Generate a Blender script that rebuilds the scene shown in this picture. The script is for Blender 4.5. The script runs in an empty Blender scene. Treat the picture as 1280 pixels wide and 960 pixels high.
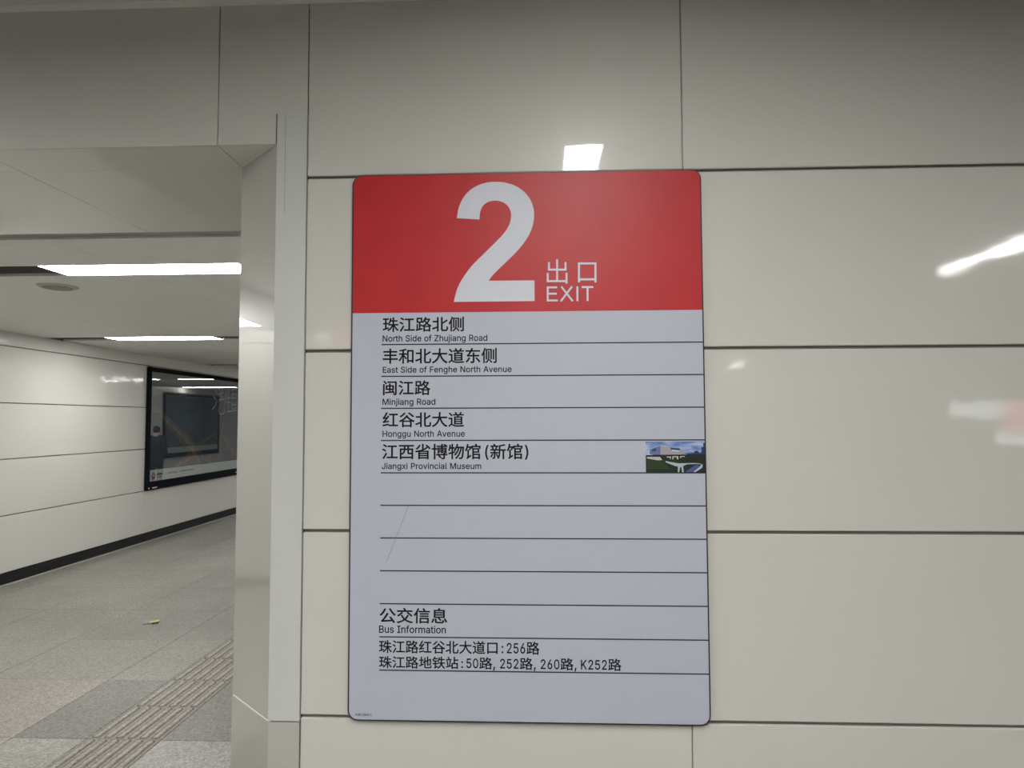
import bpy, bmesh, math, random, json
from mathutils import Vector, Matrix
from mathutils.geometry import delaunay_2d_cdt

# ------------------------------------------------------------------ camera
SC = bpy.context.scene
COL = SC.collection
cam_data = bpy.data.cameras.new('camera')
cam = bpy.data.objects.new('camera', cam_data)
COL.objects.link(cam)
cam_data.sensor_fit = 'HORIZONTAL'
cam_data.sensor_width = 36.0
cam_data.lens = 24.015
cam_data.clip_start = 0.05
cam_data.clip_end = 200
cam.matrix_world = Matrix((
    (0.9990663, 0.0055105, 0.0428502, 0.0),
    (0.0430828, -0.0531337, -0.9976576, -2.1304),
    (-0.0032208, 0.9985722, -0.0533215, 1.6614),
    (0, 0, 0, 1)))
SC.camera = cam

# ------------------------------------------------------------------ world, exposure
world = bpy.data.worlds.new('world')
SC.world = world
world.use_nodes = True
world.node_tree.nodes['Background'].inputs[0].default_value = (0.9, 0.95, 1.0, 1)
world.node_tree.nodes['Background'].inputs[1].default_value = 0.05
SC.view_settings.view_transform = 'Standard'
SC.view_settings.look = 'None'
SC.view_settings.exposure = 0.0
SC.view_settings.gamma = 1.0
SC.view_settings.use_curve_mapping = False
HALL_LAMP = 60.0          # emission of the hall strip lights
PASSAGE_LAMP = 39.0        # emission of the passage strip lights
LAMP_TINT = (1.0, 0.985, 0.95)

# ------------------------------------------------------------------ dimensions
H_PASS = 2.59             # passage ceiling
H_HALL = 3.06             # hall ceiling
X_FAR = -5.473            # far wall of the passage
X_NEAR = -1.053           # near wall of the passage (behind the sign wall)
Y_END = 26.0
Y_BACK = -16.0
Z_HEAD = 2.557            # underside of the opening's header
X_JAMB = -0.848           # front edge of the chamfered jamb

GLYPHS = '''{"(":[273,[[89,156,89,207,89,244,93,283,101,324,108,364,119,404,132,441,145,479,160,511,177,539,196,539,216,539,236,539,219,504,204,467,191,428,178,389,168,351,161,313,155,276,151,240,151,207,151,176,154,146,160,115,166,83,176,51,188,16,201,-18,217,-56,236,-96,216,-96,196,-96,177,-96,148,-47,126,3,111,55,97,106]]],")":[273,[[57,-96,37,-96,57,-55,73,-17,86,18,98,53,107,85,113,116,119,147,122,177,122,207,122,240,118,276,112,313,105,351,95,389,82,428,70,467,55,504,37,539,57,539,77,539,97,539,113,511,128,479,142,441,155,404,165,364,173,323,180,283,184,244,184,207,184,156,177,104,161,53,146,2,125,-48,97,-96,77,-96]]],",":[188,[[53,-119,38,-119,48,-56,58,8,68,71,91,71,114,71,137,71,119,8,102,-56,84,-119,69,-119]]],"0":[453,[[264,-7,227,-7,189,-7,157,3,130,24,103,45,83,74,69,113,55,152,48,199,48,254,48,309,55,356,69,395,83,434,104,464,130,484,157,505,189,516,227,516,264,516,296,505,323,484,350,464,370,434,384,395,398,356,405,309,405,254,405,199,398,152,384,113,370,74,350,45,323,24,297,3],[202,50,227,50,252,50,273,58,290,74,308,90,321,113,330,144,339,174,344,211,344,254,344,297,339,334,330,365,321,395,308,419,290,435,273,451,252,460,227,460,202,460,180,451,163,435,146,419,132,395,123,365,114,334,109,297,109,254,109,211,114,174,123,144,132,113,146,90,163,74,180,58]]],"2":[453,[[172,0,64,0,64,16,64,32,64,47,121,108,177,168,234,229,254,249,270,267,282,282,295,298,304,313,311,327,317,341,320,356,320,371,320,390,316,405,308,419,299,432,288,442,273,449,259,456,242,460,224,460,204,460,187,456,172,447,158,439,147,428,139,413,131,399,127,382,127,362,107,362,86,362,66,362,66,392,72,419,86,442,100,465,119,483,143,496,167,509,194,516,225,516,255,516,282,509,306,497,329,484,348,467,361,445,374,424,381,399,381,372,381,354,378,335,371,318,364,300,353,280,336,259,319,237,296,211,267,180,229,140,191,100,153,60,153,59,153,58,153,57,231,57,310,57,389,57,389,38,389,19,389,0,281,0]]],"5":[453,[[254,-7,221,-7,191,-7,164,-1,140,11,116,23,97,39,83,60,69,81,61,104,60,130,81,130,101,130,122,130,124,115,129,101,138,89,147,77,159,67,173,60,188,53,204,50,221,50,242,50,260,55,276,64,292,74,305,87,314,104,323,121,328,141,328,162,328,184,323,204,314,221,304,238,291,252,275,262,258,272,239,277,218,277,201,277,184,274,167,268,151,263,138,255,128,246,108,248,88,250,67,253,77,338,86,423,96,509,186,509,276,509,366,509,366,490,366,471,366,452,294,452,222,452,151,452,145,402,139,352,134,301,135,301,135,301,136,301,147,311,161,319,178,325,194,331,211,334,229,334,253,334,274,329,294,321,313,313,331,301,345,285,359,270,371,252,379,231,387,210,391,188,391,163,391,130,384,101,369,76,354,50,334,30,309,15,283,1]]],"6":[453,[[258,-7,226,-7,195,-7,167,0,142,15,118,29,98,49,84,74,71,100,64,129,64,162,64,186,69,212,80,239,91,266,110,300,137,340,176,396,214,453,252,509,276,509,299,509,322,509,265,426,208,344,151,261,149,261,147,261,145,261,150,271,157,280,165,288,174,296,184,302,196,307,207,312,221,314,235,314,266,314,293,308,316,295,339,282,357,263,370,240,382,216,389,189,389,157,389,125,382,97,368,73,354,48,334,28,310,14,286,0],[207,48,226,48,246,48,264,53,279,63,294,72,306,85,314,101,323,118,327,136,327,157,327,178,323,197,314,213,306,230,294,242,279,251,264,261,246,265,226,265,207,265,189,261,174,252,159,243,147,230,138,214,129,198,125,179,125,158,125,137,129,118,138,102,147,85,159,72,174,63,189,53]]],":":[188,[[108,-4,95,-4,83,-4,72,0,63,9,54,18,50,28,50,41,50,54,54,65,63,73,72,82,83,87,95,87,108,87,119,82,128,73,137,65,141,54,141,41,141,28,137,18,128,9,119,0],[108,271,95,271,83,271,72,275,63,284,54,293,50,304,50,316,50,329,54,340,63,349,72,357,83,362,95,362,108,362,119,357,128,349,137,340,141,329,141,316,141,304,137,293,128,284,119,275]]],"A":[480,[[39,0,16,0,78,170,140,339,201,509,226,509,251,509,276,509,338,339,401,170,463,0,440,0,418,0,395,0,359,101,323,202,287,302,281,321,273,344,264,372,255,400,245,435,232,478,236,478,241,478,245,478,233,435,222,399,213,371,204,343,196,320,191,302,155,202,120,101,85,0,62,0],[197,142,110,142,110,161,110,180,110,199,197,199,283,199,370,199,370,180,370,161,370,142,283,142]]],"B":[456,[[122,0,60,0,60,170,60,339,60,509,120,509,181,509,241,509,276,509,306,503,329,491,352,479,369,462,381,442,392,422,398,399,398,374,398,352,394,334,387,320,379,306,369,294,356,286,344,277,330,271,315,267,315,265,315,264,315,262,331,261,347,255,363,245,379,235,392,221,402,203,413,185,418,163,418,136,418,111,412,87,400,67,388,46,370,30,344,18,319,6,287,0,247,0,184,0],[125,115,125,57,165,57,205,57,245,57,284,57,313,65,330,80,347,95,355,114,355,137,355,154,351,170,342,184,334,198,321,209,306,218,290,227,271,231,248,231,207,231,166,231,125,231,125,173],[125,341,125,285,162,285,200,285,238,285,257,285,273,289,288,296,303,303,315,313,323,326,332,339,336,355,336,372,336,395,328,414,313,429,297,444,273,452,240,452,202,452,163,452,125,452,125,396]]],"E":[419,[[165,0,60,0,60,170,60,339,60,509,164,509,268,509,372,509,372,490,372,471,372,452,290,452,207,452,125,452,125,396,125,341,125,286,202,286,278,286,355,286,355,267,355,248,355,229,278,229,202,229,125,229,125,172,125,114,125,57,208,57,292,57,375,57,375,38,375,19,375,0,270,0]]],"F":[410,[[82,0,60,0,60,170,60,339,60,509,163,509,266,509,369,509,369,490,369,471,369,452,288,452,206,452,125,452,125,394,125,336,125,278,198,278,272,278,346,278,346,259,346,240,346,221,272,221,198,221,125,221,125,147,125,74,125,0,103,0]]],"H":[517,[[82,0,60,0,60,170,60,339,60,509,82,509,103,509,125,509,125,435,125,362,125,289,214,289,303,289,392,289,392,362,392,435,392,509,414,509,435,509,457,509,457,339,457,170,457,0,435,0,414,0,392,0,392,77,392,155,392,232,303,232,214,232,125,232,125,155,125,77,125,0,103,0]]],"I":[300,[[111,0,31,0,31,19,31,38,31,57,60,57,89,57,118,57,118,189,118,320,118,452,89,452,60,452,31,452,31,471,31,490,31,509,111,509,190,509,269,509,269,490,269,471,269,452,240,452,212,452,183,452,183,320,183,189,183,57,212,57,240,57,269,57,269,38,269,19,269,0,190,0]]],"J":[396,[[230,-7,185,-7,140,-7,104,6,75,33,47,59,33,97,33,145,33,155,33,164,33,173,55,173,76,173,98,173,98,164,98,155,98,145,98,114,106,91,122,74,137,58,159,50,185,50,211,50,232,58,248,74,264,91,272,114,272,145,272,267,272,388,272,509,293,509,315,509,336,509,336,388,336,267,336,145,336,97,322,59,294,33,266,6]]],"K":[467,[[146,189,104,145,104,169,104,193,104,216,116,232,128,247,139,261,151,275,162,290,174,303,187,317,199,331,212,344,262,399,313,454,364,509,392,509,420,509,448,509,376,431,304,353,231,276,230,276,229,276,228,276,187,233],[82,0,60,0,60,170,60,339,60,509,82,509,103,509,125,509,125,451,125,392,125,334,124,298,124,261,124,225,124,214,124,204,125,193,125,129,125,64,125,0,103,0],[398,0,372,0,311,86,249,173,188,259,201,276,215,293,228,309,302,206,375,103,449,0,423,0]]],"M":[628,[[81,0,60,0,60,170,60,339,60,509,91,509,121,509,152,509,193,402,235,294,277,187,280,180,284,170,287,159,291,148,295,136,299,123,303,110,307,97,311,84,315,71,319,59,322,49,317,49,312,49,307,49,310,59,314,70,318,83,322,95,326,108,330,121,334,134,338,147,342,158,346,170,349,179,352,187,394,294,435,402,476,509,507,509,537,509,568,509,568,339,568,170,568,0,547,0,525,0,504,0,504,97,504,194,504,291,504,302,504,314,504,327,505,340,505,354,505,369,505,383,506,398,506,413,506,428,507,443,507,457,509,457,511,457,513,457,508,441,503,426,498,409,492,393,487,378,482,363,477,348,472,334,467,322,463,309,459,299,456,291,418,194,380,97,342,0,323,0,305,0,286,0,248,97,209,194,170,291,167,299,163,309,159,321,155,333,150,346,145,361,140,376,135,391,129,408,124,424,118,441,112,457,114,457,117,457,119,457,119,444,120,431,120,416,120,401,121,387,121,372,121,357,121,342,122,328,122,315,122,302,122,291,122,194,122,97,122,0,101,0]]],"N":[523,[[82,0,60,0,60,170,60,339,60,509,85,509,111,509,136,509,205,400,274,291,343,183,349,174,355,164,363,151,370,138,379,123,388,107,396,90,405,73,414,55,411,55,408,54,405,54,403,72,401,90,401,108,400,126,399,142,399,157,399,172,399,185,399,195,399,300,399,404,399,509,420,509,442,509,463,509,463,339,463,170,463,0,438,0,412,0,387,0,325,97,264,193,202,290,194,303,186,316,177,331,169,345,159,362,148,381,137,400,123,424,108,452,111,453,115,453,119,454,120,428,121,405,122,384,123,362,124,344,124,328,125,312,125,300,125,291,125,194,125,97,125,0,103,0]]],"P":[445,[[82,0,60,0,60,170,60,339,60,509,118,509,177,509,235,509,274,509,307,502,332,487,358,473,377,454,390,430,402,405,409,378,409,348,409,317,402,290,390,265,377,241,358,222,332,207,307,193,274,186,235,186,193,186,151,186,109,186,109,205,109,224,109,242,150,242,191,242,233,242,259,242,281,247,297,256,313,265,325,278,333,294,341,310,344,328,344,348,344,368,341,386,333,402,325,417,313,430,297,439,280,448,259,452,232,452,196,452,160,452,125,452,125,301,125,151,125,0,103,0]]],"R":[449,[[82,0,60,0,60,170,60,339,60,509,119,509,177,509,236,509,275,509,307,502,333,489,359,475,378,457,390,433,403,410,409,382,409,352,409,321,403,295,390,271,378,248,359,230,333,217,307,204,275,198,236,198,189,198,143,198,96,198,96,217,96,236,96,255,142,255,188,255,234,255,260,255,281,259,298,267,314,275,326,286,334,300,341,315,345,332,345,352,345,372,341,390,334,405,326,420,314,431,298,440,281,448,259,452,233,452,197,452,161,452,125,452,125,301,125,151,125,0,103,0],[378,0,353,0,312,76,271,153,230,229,254,229,279,229,303,229,344,153,386,76,428,0,403,0]]],"S":[447,[[263,-9,224,-9,187,-9,155,-3,128,9,100,21,79,38,64,60,49,82,40,107,38,137,60,137,82,137,104,137,106,117,112,101,123,88,134,75,149,65,166,59,184,52,203,49,224,49,247,49,268,53,286,60,304,68,319,78,329,92,340,105,346,121,346,139,346,155,341,169,332,179,323,189,311,198,296,205,281,211,264,217,245,222,224,228,204,234,184,239,142,251,109,268,86,289,63,311,52,339,52,372,52,401,60,426,75,448,90,469,111,486,138,498,164,510,194,516,227,516,261,516,290,510,316,498,342,486,362,469,377,449,392,428,400,404,401,378,380,378,358,378,337,378,335,403,323,423,302,437,281,451,256,459,225,459,203,459,184,455,167,448,151,441,138,431,129,418,120,406,115,391,115,376,115,358,120,344,131,334,142,323,154,314,169,308,184,302,199,297,212,293,230,289,247,284,264,279,279,275,295,270,312,264,328,257,344,248,359,238,373,227,385,214,395,198,404,181,408,162,408,139,408,111,401,86,386,64,372,41,351,24,323,11,296,-2]]],"Z":[438,[[161,0,42,0,42,15,42,31,42,46,119,159,196,272,273,385,284,400,295,415,306,431,318,446,329,461,341,476,343,469,346,461,348,454,327,453,306,453,285,452,264,452,244,452,223,452,162,452,101,452,40,452,40,471,40,490,40,509,159,509,278,509,397,509,397,493,397,477,397,462,321,351,245,240,169,129,158,113,146,97,134,81,122,65,110,49,97,33,95,40,93,47,90,54,111,55,132,56,152,57,173,57,193,57,214,57,276,57,338,57,399,57,399,38,399,19,399,0,280,0]]],"a":[389,[[182,-9,160,-9,136,-9,114,-4,94,5,75,14,59,27,48,45,36,62,30,83,30,108,30,130,35,147,43,161,52,175,63,185,78,193,92,201,108,207,125,211,143,215,160,218,178,220,201,223,219,225,234,227,248,228,258,231,265,235,272,239,276,245,276,255,276,255,276,256,276,257,276,272,273,286,267,297,261,308,252,316,240,322,228,328,213,331,196,331,178,331,162,328,149,322,136,317,126,309,118,301,110,292,104,283,100,274,80,280,61,285,41,291,50,314,62,332,79,346,95,360,113,369,133,375,153,381,173,384,194,384,208,384,223,383,239,379,255,376,271,370,286,360,301,351,313,338,322,320,332,303,337,280,337,251,337,168,337,84,337,0,317,0,297,0,277,0,277,17,277,35,277,52,275,52,274,52,272,52,268,43,261,34,252,25,243,15,230,7,215,1,200,-5],[155,45,170,45,193,45,212,50,228,59,243,68,255,79,263,93,271,107,276,122,276,138,276,155,276,173,276,190,273,187,268,184,259,182,251,180,242,178,231,176,221,174,210,172,200,171,190,170,182,169,175,168,161,166,147,163,134,159,121,154,111,148,103,139,96,131,92,119,92,105,92,92,95,81,102,72,109,63,118,57,130,52,142,48]]],"c":[396,[[226,-8,207,-8,173,-8,143,0,117,16,91,33,71,56,56,85,41,114,34,149,34,187,34,227,41,262,56,291,71,321,91,343,117,360,143,376,173,384,207,384,226,384,243,382,260,377,276,372,292,365,305,356,319,347,330,335,340,322,350,309,357,294,362,277,342,272,322,267,303,262,300,272,296,281,290,289,285,297,278,305,270,311,262,317,253,322,242,325,232,328,220,330,207,330,182,330,161,323,145,310,129,297,116,280,108,258,100,237,96,213,96,187,96,162,100,139,108,117,116,96,129,79,145,66,161,53,182,46,207,46,220,46,232,48,243,52,253,55,263,60,271,66,279,72,286,80,292,89,297,97,301,107,304,117,324,112,343,107,363,102,358,85,351,70,341,56,332,43,320,31,306,21,293,12,277,4,261,-1,244,-6]]],"d":[424,[[219,-8,195,-8,164,-8,136,0,111,16,87,32,68,55,55,84,41,114,34,149,34,189,34,229,41,263,55,293,69,322,88,345,112,361,136,376,164,384,196,384,219,384,238,381,253,373,268,365,279,356,287,346,296,336,302,327,306,319,308,319,309,319,311,319,311,382,311,446,311,509,331,509,351,509,372,509,372,339,372,170,372,0,352,0,332,0,313,0,313,20,313,39,313,59,311,59,309,59,307,59,302,51,295,42,287,31,278,21,267,12,252,4,238,-4],[181,47,205,47,227,47,247,53,263,65,279,77,291,94,299,115,308,136,312,161,312,189,312,217,308,242,300,263,292,284,279,300,263,312,247,324,228,330,205,330,181,330,161,324,145,311,129,299,116,282,108,261,100,240,96,216,96,189,96,162,100,138,109,117,117,95,129,78,145,66,161,53]]],"e":[404,[[238,-8,212,-8,175,-8,143,0,117,16,90,33,70,56,56,85,41,114,34,148,34,187,34,226,41,260,55,290,69,319,89,343,115,359,141,376,171,384,205,384,226,384,246,381,266,374,285,367,303,356,319,341,335,326,348,306,357,282,366,258,371,228,371,194,371,186,371,178,371,169,272,169,174,169,75,169,75,187,75,204,75,221,163,221,250,221,338,221,329,215,319,208,310,202,310,227,306,249,298,269,290,288,278,303,263,314,247,325,228,330,205,330,182,330,163,325,146,313,130,302,118,288,109,270,100,251,96,232,96,211,96,200,96,189,96,178,96,150,101,126,110,106,120,87,134,72,151,61,168,51,189,46,212,46,228,46,241,48,254,53,266,57,277,64,285,73,294,82,301,93,306,105,325,101,345,96,365,91,359,71,349,54,335,39,321,24,303,13,283,4,262,-4]]],"f":[254,[[154,379,228,379,228,362,228,344,228,327,154,327,80,327,6,327,6,344,6,362,6,379,80,379],[101,0,81,0,81,144,81,288,81,432,81,453,86,471,96,486,106,500,119,511,135,519,152,526,169,530,187,530,201,530,213,529,222,527,232,525,238,523,243,521,238,503,233,486,227,468,224,470,220,471,215,472,210,473,203,474,195,474,176,474,163,469,154,460,146,451,142,437,142,419,142,279,142,140,142,0,121,0]]],"g":[425,[[238,-151,207,-151,179,-151,155,-147,134,-140,113,-132,96,-123,82,-110,69,-98,58,-84,51,-69,67,-60,84,-50,101,-41,107,-49,113,-57,122,-66,130,-75,141,-82,154,-88,168,-94,186,-97,207,-97,238,-97,263,-90,282,-75,302,-60,311,-37,311,-6,311,19,311,44,311,68,310,68,308,68,306,68,301,60,295,51,287,41,278,32,267,23,252,16,238,8,219,5,195,5,164,5,137,12,113,27,88,41,69,62,55,90,41,118,34,152,34,191,34,230,41,264,55,293,69,322,88,345,112,361,137,376,165,384,196,384,220,384,239,381,253,373,268,365,280,356,288,346,297,336,303,327,308,319,309,319,311,319,313,319,313,339,313,359,313,379,333,379,353,379,372,379,372,250,372,121,372,-9,372,-42,365,-69,350,-90,335,-111,316,-126,291,-136,266,-146],[181,59,205,59,228,59,248,64,264,75,280,86,292,101,300,121,308,141,312,165,312,193,312,220,308,243,300,264,292,284,280,301,264,312,248,324,228,330,205,330,181,330,161,324,145,312,129,299,117,283,109,262,100,242,96,219,96,193,96,166,100,143,109,123,117,103,129,87,145,76,162,65]]],"h":[410,[[114,249,114,227,114,151,114,76,114,0,93,0,73,0,53,0,53,170,53,339,53,509,73,509,93,509,114,509,114,435,114,361,114,287,110,287,106,287,102,287,114,322,131,347,152,362,174,377,199,384,227,384,253,384,276,379,295,369,315,358,330,342,341,321,352,299,357,273,357,240,357,160,357,80,357,0,337,0,316,0,296,0,296,78,296,157,296,235,296,265,288,288,273,304,258,321,237,329,210,329,192,329,175,325,161,317,146,309,135,298,126,283,118,267]]],"i":[167,[[73,0,53,0,53,126,53,253,53,379,73,379,93,379,114,379,114,253,114,126,114,0,93,0],[95,443,84,443,72,443,62,447,54,455,45,462,41,472,41,483,41,494,45,504,54,512,62,520,72,524,84,524,95,524,106,520,114,512,122,504,126,494,126,483,126,472,122,462,114,455,106,447]]],"j":[167,[[53,243,53,379,73,379,93,379,114,379,114,243,114,106,114,-30,114,-53,110,-73,102,-90,93,-107,81,-120,65,-129,48,-138,28,-143,4,-143,-1,-143,-5,-143,-10,-143,-10,-124,-10,-105,-10,-87,-6,-87,-2,-87,2,-87,20,-87,32,-82,40,-72,49,-62,53,-48,53,-29,53,107],[95,443,83,443,72,443,62,447,53,455,45,462,41,472,41,483,41,494,45,504,53,512,62,520,72,524,83,524,95,524,105,520,114,512,122,504,126,494,126,483,126,472,122,462,114,455,105,447]]],"l":[189,[[147,-2,139,-2,110,-2,88,5,74,20,60,35,53,57,53,84,53,226,53,367,53,509,73,509,93,509,114,509,114,372,114,235,114,99,114,81,116,69,120,62,125,55,133,52,146,52,152,52,157,52,160,53,164,53,167,54,170,54,173,37,177,20,181,3,175,1,169,0,162,-1,154,-2]]],"m":[610,[[73,0,53,0,53,126,53,253,53,379,72,379,92,379,112,379,112,351,112,323,112,295,111,295,109,295,108,295,113,316,121,332,132,346,144,359,157,369,172,376,187,383,203,386,219,386,247,386,270,378,287,361,305,344,316,322,321,295,318,295,315,295,312,295,317,313,325,329,337,343,349,357,364,367,381,375,398,382,416,386,437,386,459,386,479,381,497,372,515,362,530,348,541,328,551,309,557,285,557,255,557,170,557,85,557,0,536,0,516,0,496,0,496,85,496,169,496,254,496,281,488,301,473,313,457,325,439,330,419,330,402,330,387,327,374,320,362,313,352,303,345,290,339,278,335,263,335,247,335,165,335,82,335,0,315,0,295,0,274,0,274,87,274,173,274,260,274,281,267,298,253,311,239,324,221,330,199,330,185,330,171,327,158,320,144,313,134,303,126,289,118,276,114,258,114,238,114,159,114,79,114,0,93,0]]],"n":[410,[[114,249,114,227,114,151,114,76,114,0,93,0,73,0,53,0,53,126,53,253,53,379,72,379,92,379,112,379,112,349,112,318,112,287,109,287,106,287,102,287,114,322,131,347,152,362,174,377,199,384,227,384,253,384,276,379,295,369,314,358,330,342,341,321,352,299,357,273,357,240,357,160,357,80,357,0,337,0,316,0,296,0,296,78,296,157,296,235,296,265,288,288,273,304,258,321,237,329,210,329,192,329,175,325,161,317,146,309,135,298,126,283,118,267]]],"o":[415,[[242,-8,207,-8,173,-8,143,0,117,16,91,33,71,56,56,85,41,114,34,149,34,187,34,227,41,262,56,291,71,321,91,343,117,360,143,376,173,384,207,384,242,384,273,376,299,360,325,343,345,321,359,291,374,262,381,227,381,187,381,149,374,114,359,85,345,56,325,33,299,16,273,0],[182,46,207,46,233,46,254,53,270,66,287,79,299,96,307,117,315,139,319,162,319,187,319,213,315,236,307,258,299,280,287,297,270,310,254,323,233,330,207,330,182,330,161,323,145,310,129,297,116,280,108,258,100,237,96,213,96,187,96,162,100,139,108,117,116,96,129,79,145,66,161,53]]],"r":[259,[[73,0,53,0,53,126,53,253,53,379,72,379,92,379,112,379,112,360,112,340,112,321,113,321,114,321,115,321,122,340,135,355,152,367,170,379,190,385,213,385,218,385,223,385,229,384,235,384,240,384,243,384,243,363,243,343,243,322,242,323,237,323,230,324,223,325,215,326,207,326,189,326,173,322,159,315,145,307,134,297,126,284,118,270,114,255,114,237,114,158,114,79,114,0,93,0]]],"s":[365,[[211,-8,182,-8,156,-8,133,-4,112,3,92,11,75,23,62,38,49,53,40,72,36,94,55,98,74,102,94,107,99,86,109,70,124,60,139,50,158,45,181,45,208,45,229,51,244,62,260,74,268,87,268,103,268,116,263,127,254,136,245,144,231,151,212,155,191,160,170,165,149,170,115,178,89,191,72,208,55,225,47,247,47,274,47,296,53,315,65,332,77,348,94,361,115,370,136,380,160,384,187,384,213,384,235,380,254,372,272,365,287,353,299,339,310,325,319,309,324,290,305,286,287,281,268,277,263,292,255,304,243,316,230,327,212,333,187,333,165,333,146,327,131,317,116,306,109,293,109,277,109,263,114,252,124,243,134,235,150,228,172,223,191,218,210,214,229,209,264,201,290,188,306,171,323,154,331,133,331,107,331,84,325,64,312,47,300,30,282,16,260,6,237,-3]]],"t":[227,[[138,379,204,379,204,362,204,344,204,327,138,327,72,327,6,327,6,344,6,362,6,379,72,379],[65,345,65,471,85,471,106,471,126,471,126,347,126,222,126,98,126,81,129,69,136,61,143,54,154,50,170,50,174,50,179,50,185,51,191,52,197,53,202,54,206,36,209,19,213,2,207,0,200,-2,192,-3,184,-4,176,-4,168,-4,136,-4,110,4,92,21,74,38,65,62,65,93,65,219]]],"u":[410,[[211,-5,182,-5,157,-5,134,0,115,11,95,21,80,37,69,59,58,80,53,107,53,139,53,219,53,299,53,379,73,379,93,379,114,379,114,301,114,222,114,144,114,114,121,91,137,75,152,58,173,50,200,50,218,50,235,54,249,62,264,70,275,81,283,97,292,112,296,131,296,153,296,228,296,304,296,379,316,379,337,379,357,379,357,253,357,126,357,0,337,0,318,0,298,0,298,31,298,61,298,92,301,92,304,92,307,92,295,57,279,32,257,17,235,2]]],"v":[389,[[184,0,163,0,114,126,66,253,17,379,40,379,62,379,84,379,111,305,138,230,165,155,174,132,181,110,187,87,193,64,199,42,206,21,198,21,191,21,184,21,191,42,197,64,203,87,209,110,216,132,224,155,251,230,278,305,305,379,327,379,349,379,371,379,323,253,275,126,226,0,205,0]]],"x":[379,[[44,0,21,0,71,73,121,145,171,218,171,202,171,187,171,171,124,240,76,310,29,379,52,379,76,379,100,379,116,355,132,330,147,306,160,287,170,270,179,253,188,237,198,221,207,206,197,206,186,206,175,206,185,221,194,237,202,253,211,270,221,287,233,306,249,330,266,355,282,379,305,379,328,379,352,379,304,309,256,239,209,169,209,184,209,199,209,214,258,143,308,71,358,0,334,0,310,0,287,0,268,28,249,57,231,85,219,103,209,120,200,136,191,152,182,167,173,182,183,182,194,182,205,182,195,167,186,152,178,136,170,120,160,103,148,85,129,57,110,28,91,0,68,0]]]}'''

# ------------------------------------------------------------------ materials
def lin(c):
    return tuple(((v / 255.0) / 12.92 if v / 255.0 <= 0.04045 else ((v / 255.0 + 0.055) / 1.055) ** 2.4) for v in c)

def mat(name, rgb, rough=0.5, metal=0.0, spec=0.5, coat=0.0, coat_rough=0.03, wave=0.0, wave_scale=14.0,
        mottle=0.0, mottle_scale=3.0, emit=0.0, emit_rgb=None):
    m = bpy.data.materials.new(name)
    m.use_nodes = True
    nt = m.node_tree
    b = nt.nodes['Principled BSDF']
    b.inputs['Base Color'].default_value = (*rgb, 1)
    b.inputs['Roughness'].default_value = rough
    b.inputs['Metallic'].default_value = metal
    b.inputs['Specular IOR Level'].default_value = spec
    b.inputs['Coat Weight'].default_value = coat
    b.inputs['Coat Roughness'].default_value = coat_rough
    if emit:
        b.inputs['Emission Color'].default_value = (*(emit_rgb or rgb), 1)
        b.inputs['Emission Strength'].default_value = emit
    tc = nt.nodes.new('ShaderNodeTexCoord')
    if wave:
        n = nt.nodes.new('ShaderNodeTexNoise')
        n.inputs['Scale'].default_value = wave_scale
        n.inputs['Detail'].default_value = 2
        bp = nt.nodes.new('ShaderNodeBump')
        bp.inputs['Strength'].default_value = 1.0
        bp.inputs['Distance'].default_value = wave
        nt.links.new(tc.outputs['Object'], n.inputs['Vector'])
        nt.links.new(n.outputs['Fac'], bp.inputs['Height'])
        nt.links.new(bp.outputs['Normal'], b.inputs['Normal'])
        nt.links.new(bp.outputs['Normal'], b.inputs['Coat Normal'])
    if mottle:
        n = nt.nodes.new('ShaderNodeTexNoise')
        n.inputs['Scale'].default_value = mottle_scale
        n.inputs['Detail'].default_value = 5
        r = nt.nodes.new('ShaderNodeValToRGB')
        r.color_ramp.elements[0].position = 0.3
        r.color_ramp.elements[1].position = 0.7
        r.color_ramp.elements[0].color = (*[v * (1 - mottle) for v in rgb], 1)
        r.color_ramp.elements[1].color = (*rgb, 1)
        nt.links.new(tc.outputs['Object'], n.inputs['Vector'])
        nt.links.new(n.outputs['Fac'], r.inputs['Fac'])
        nt.links.new(r.outputs['Color'], b.inputs['Base Color'])
    return m

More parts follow.
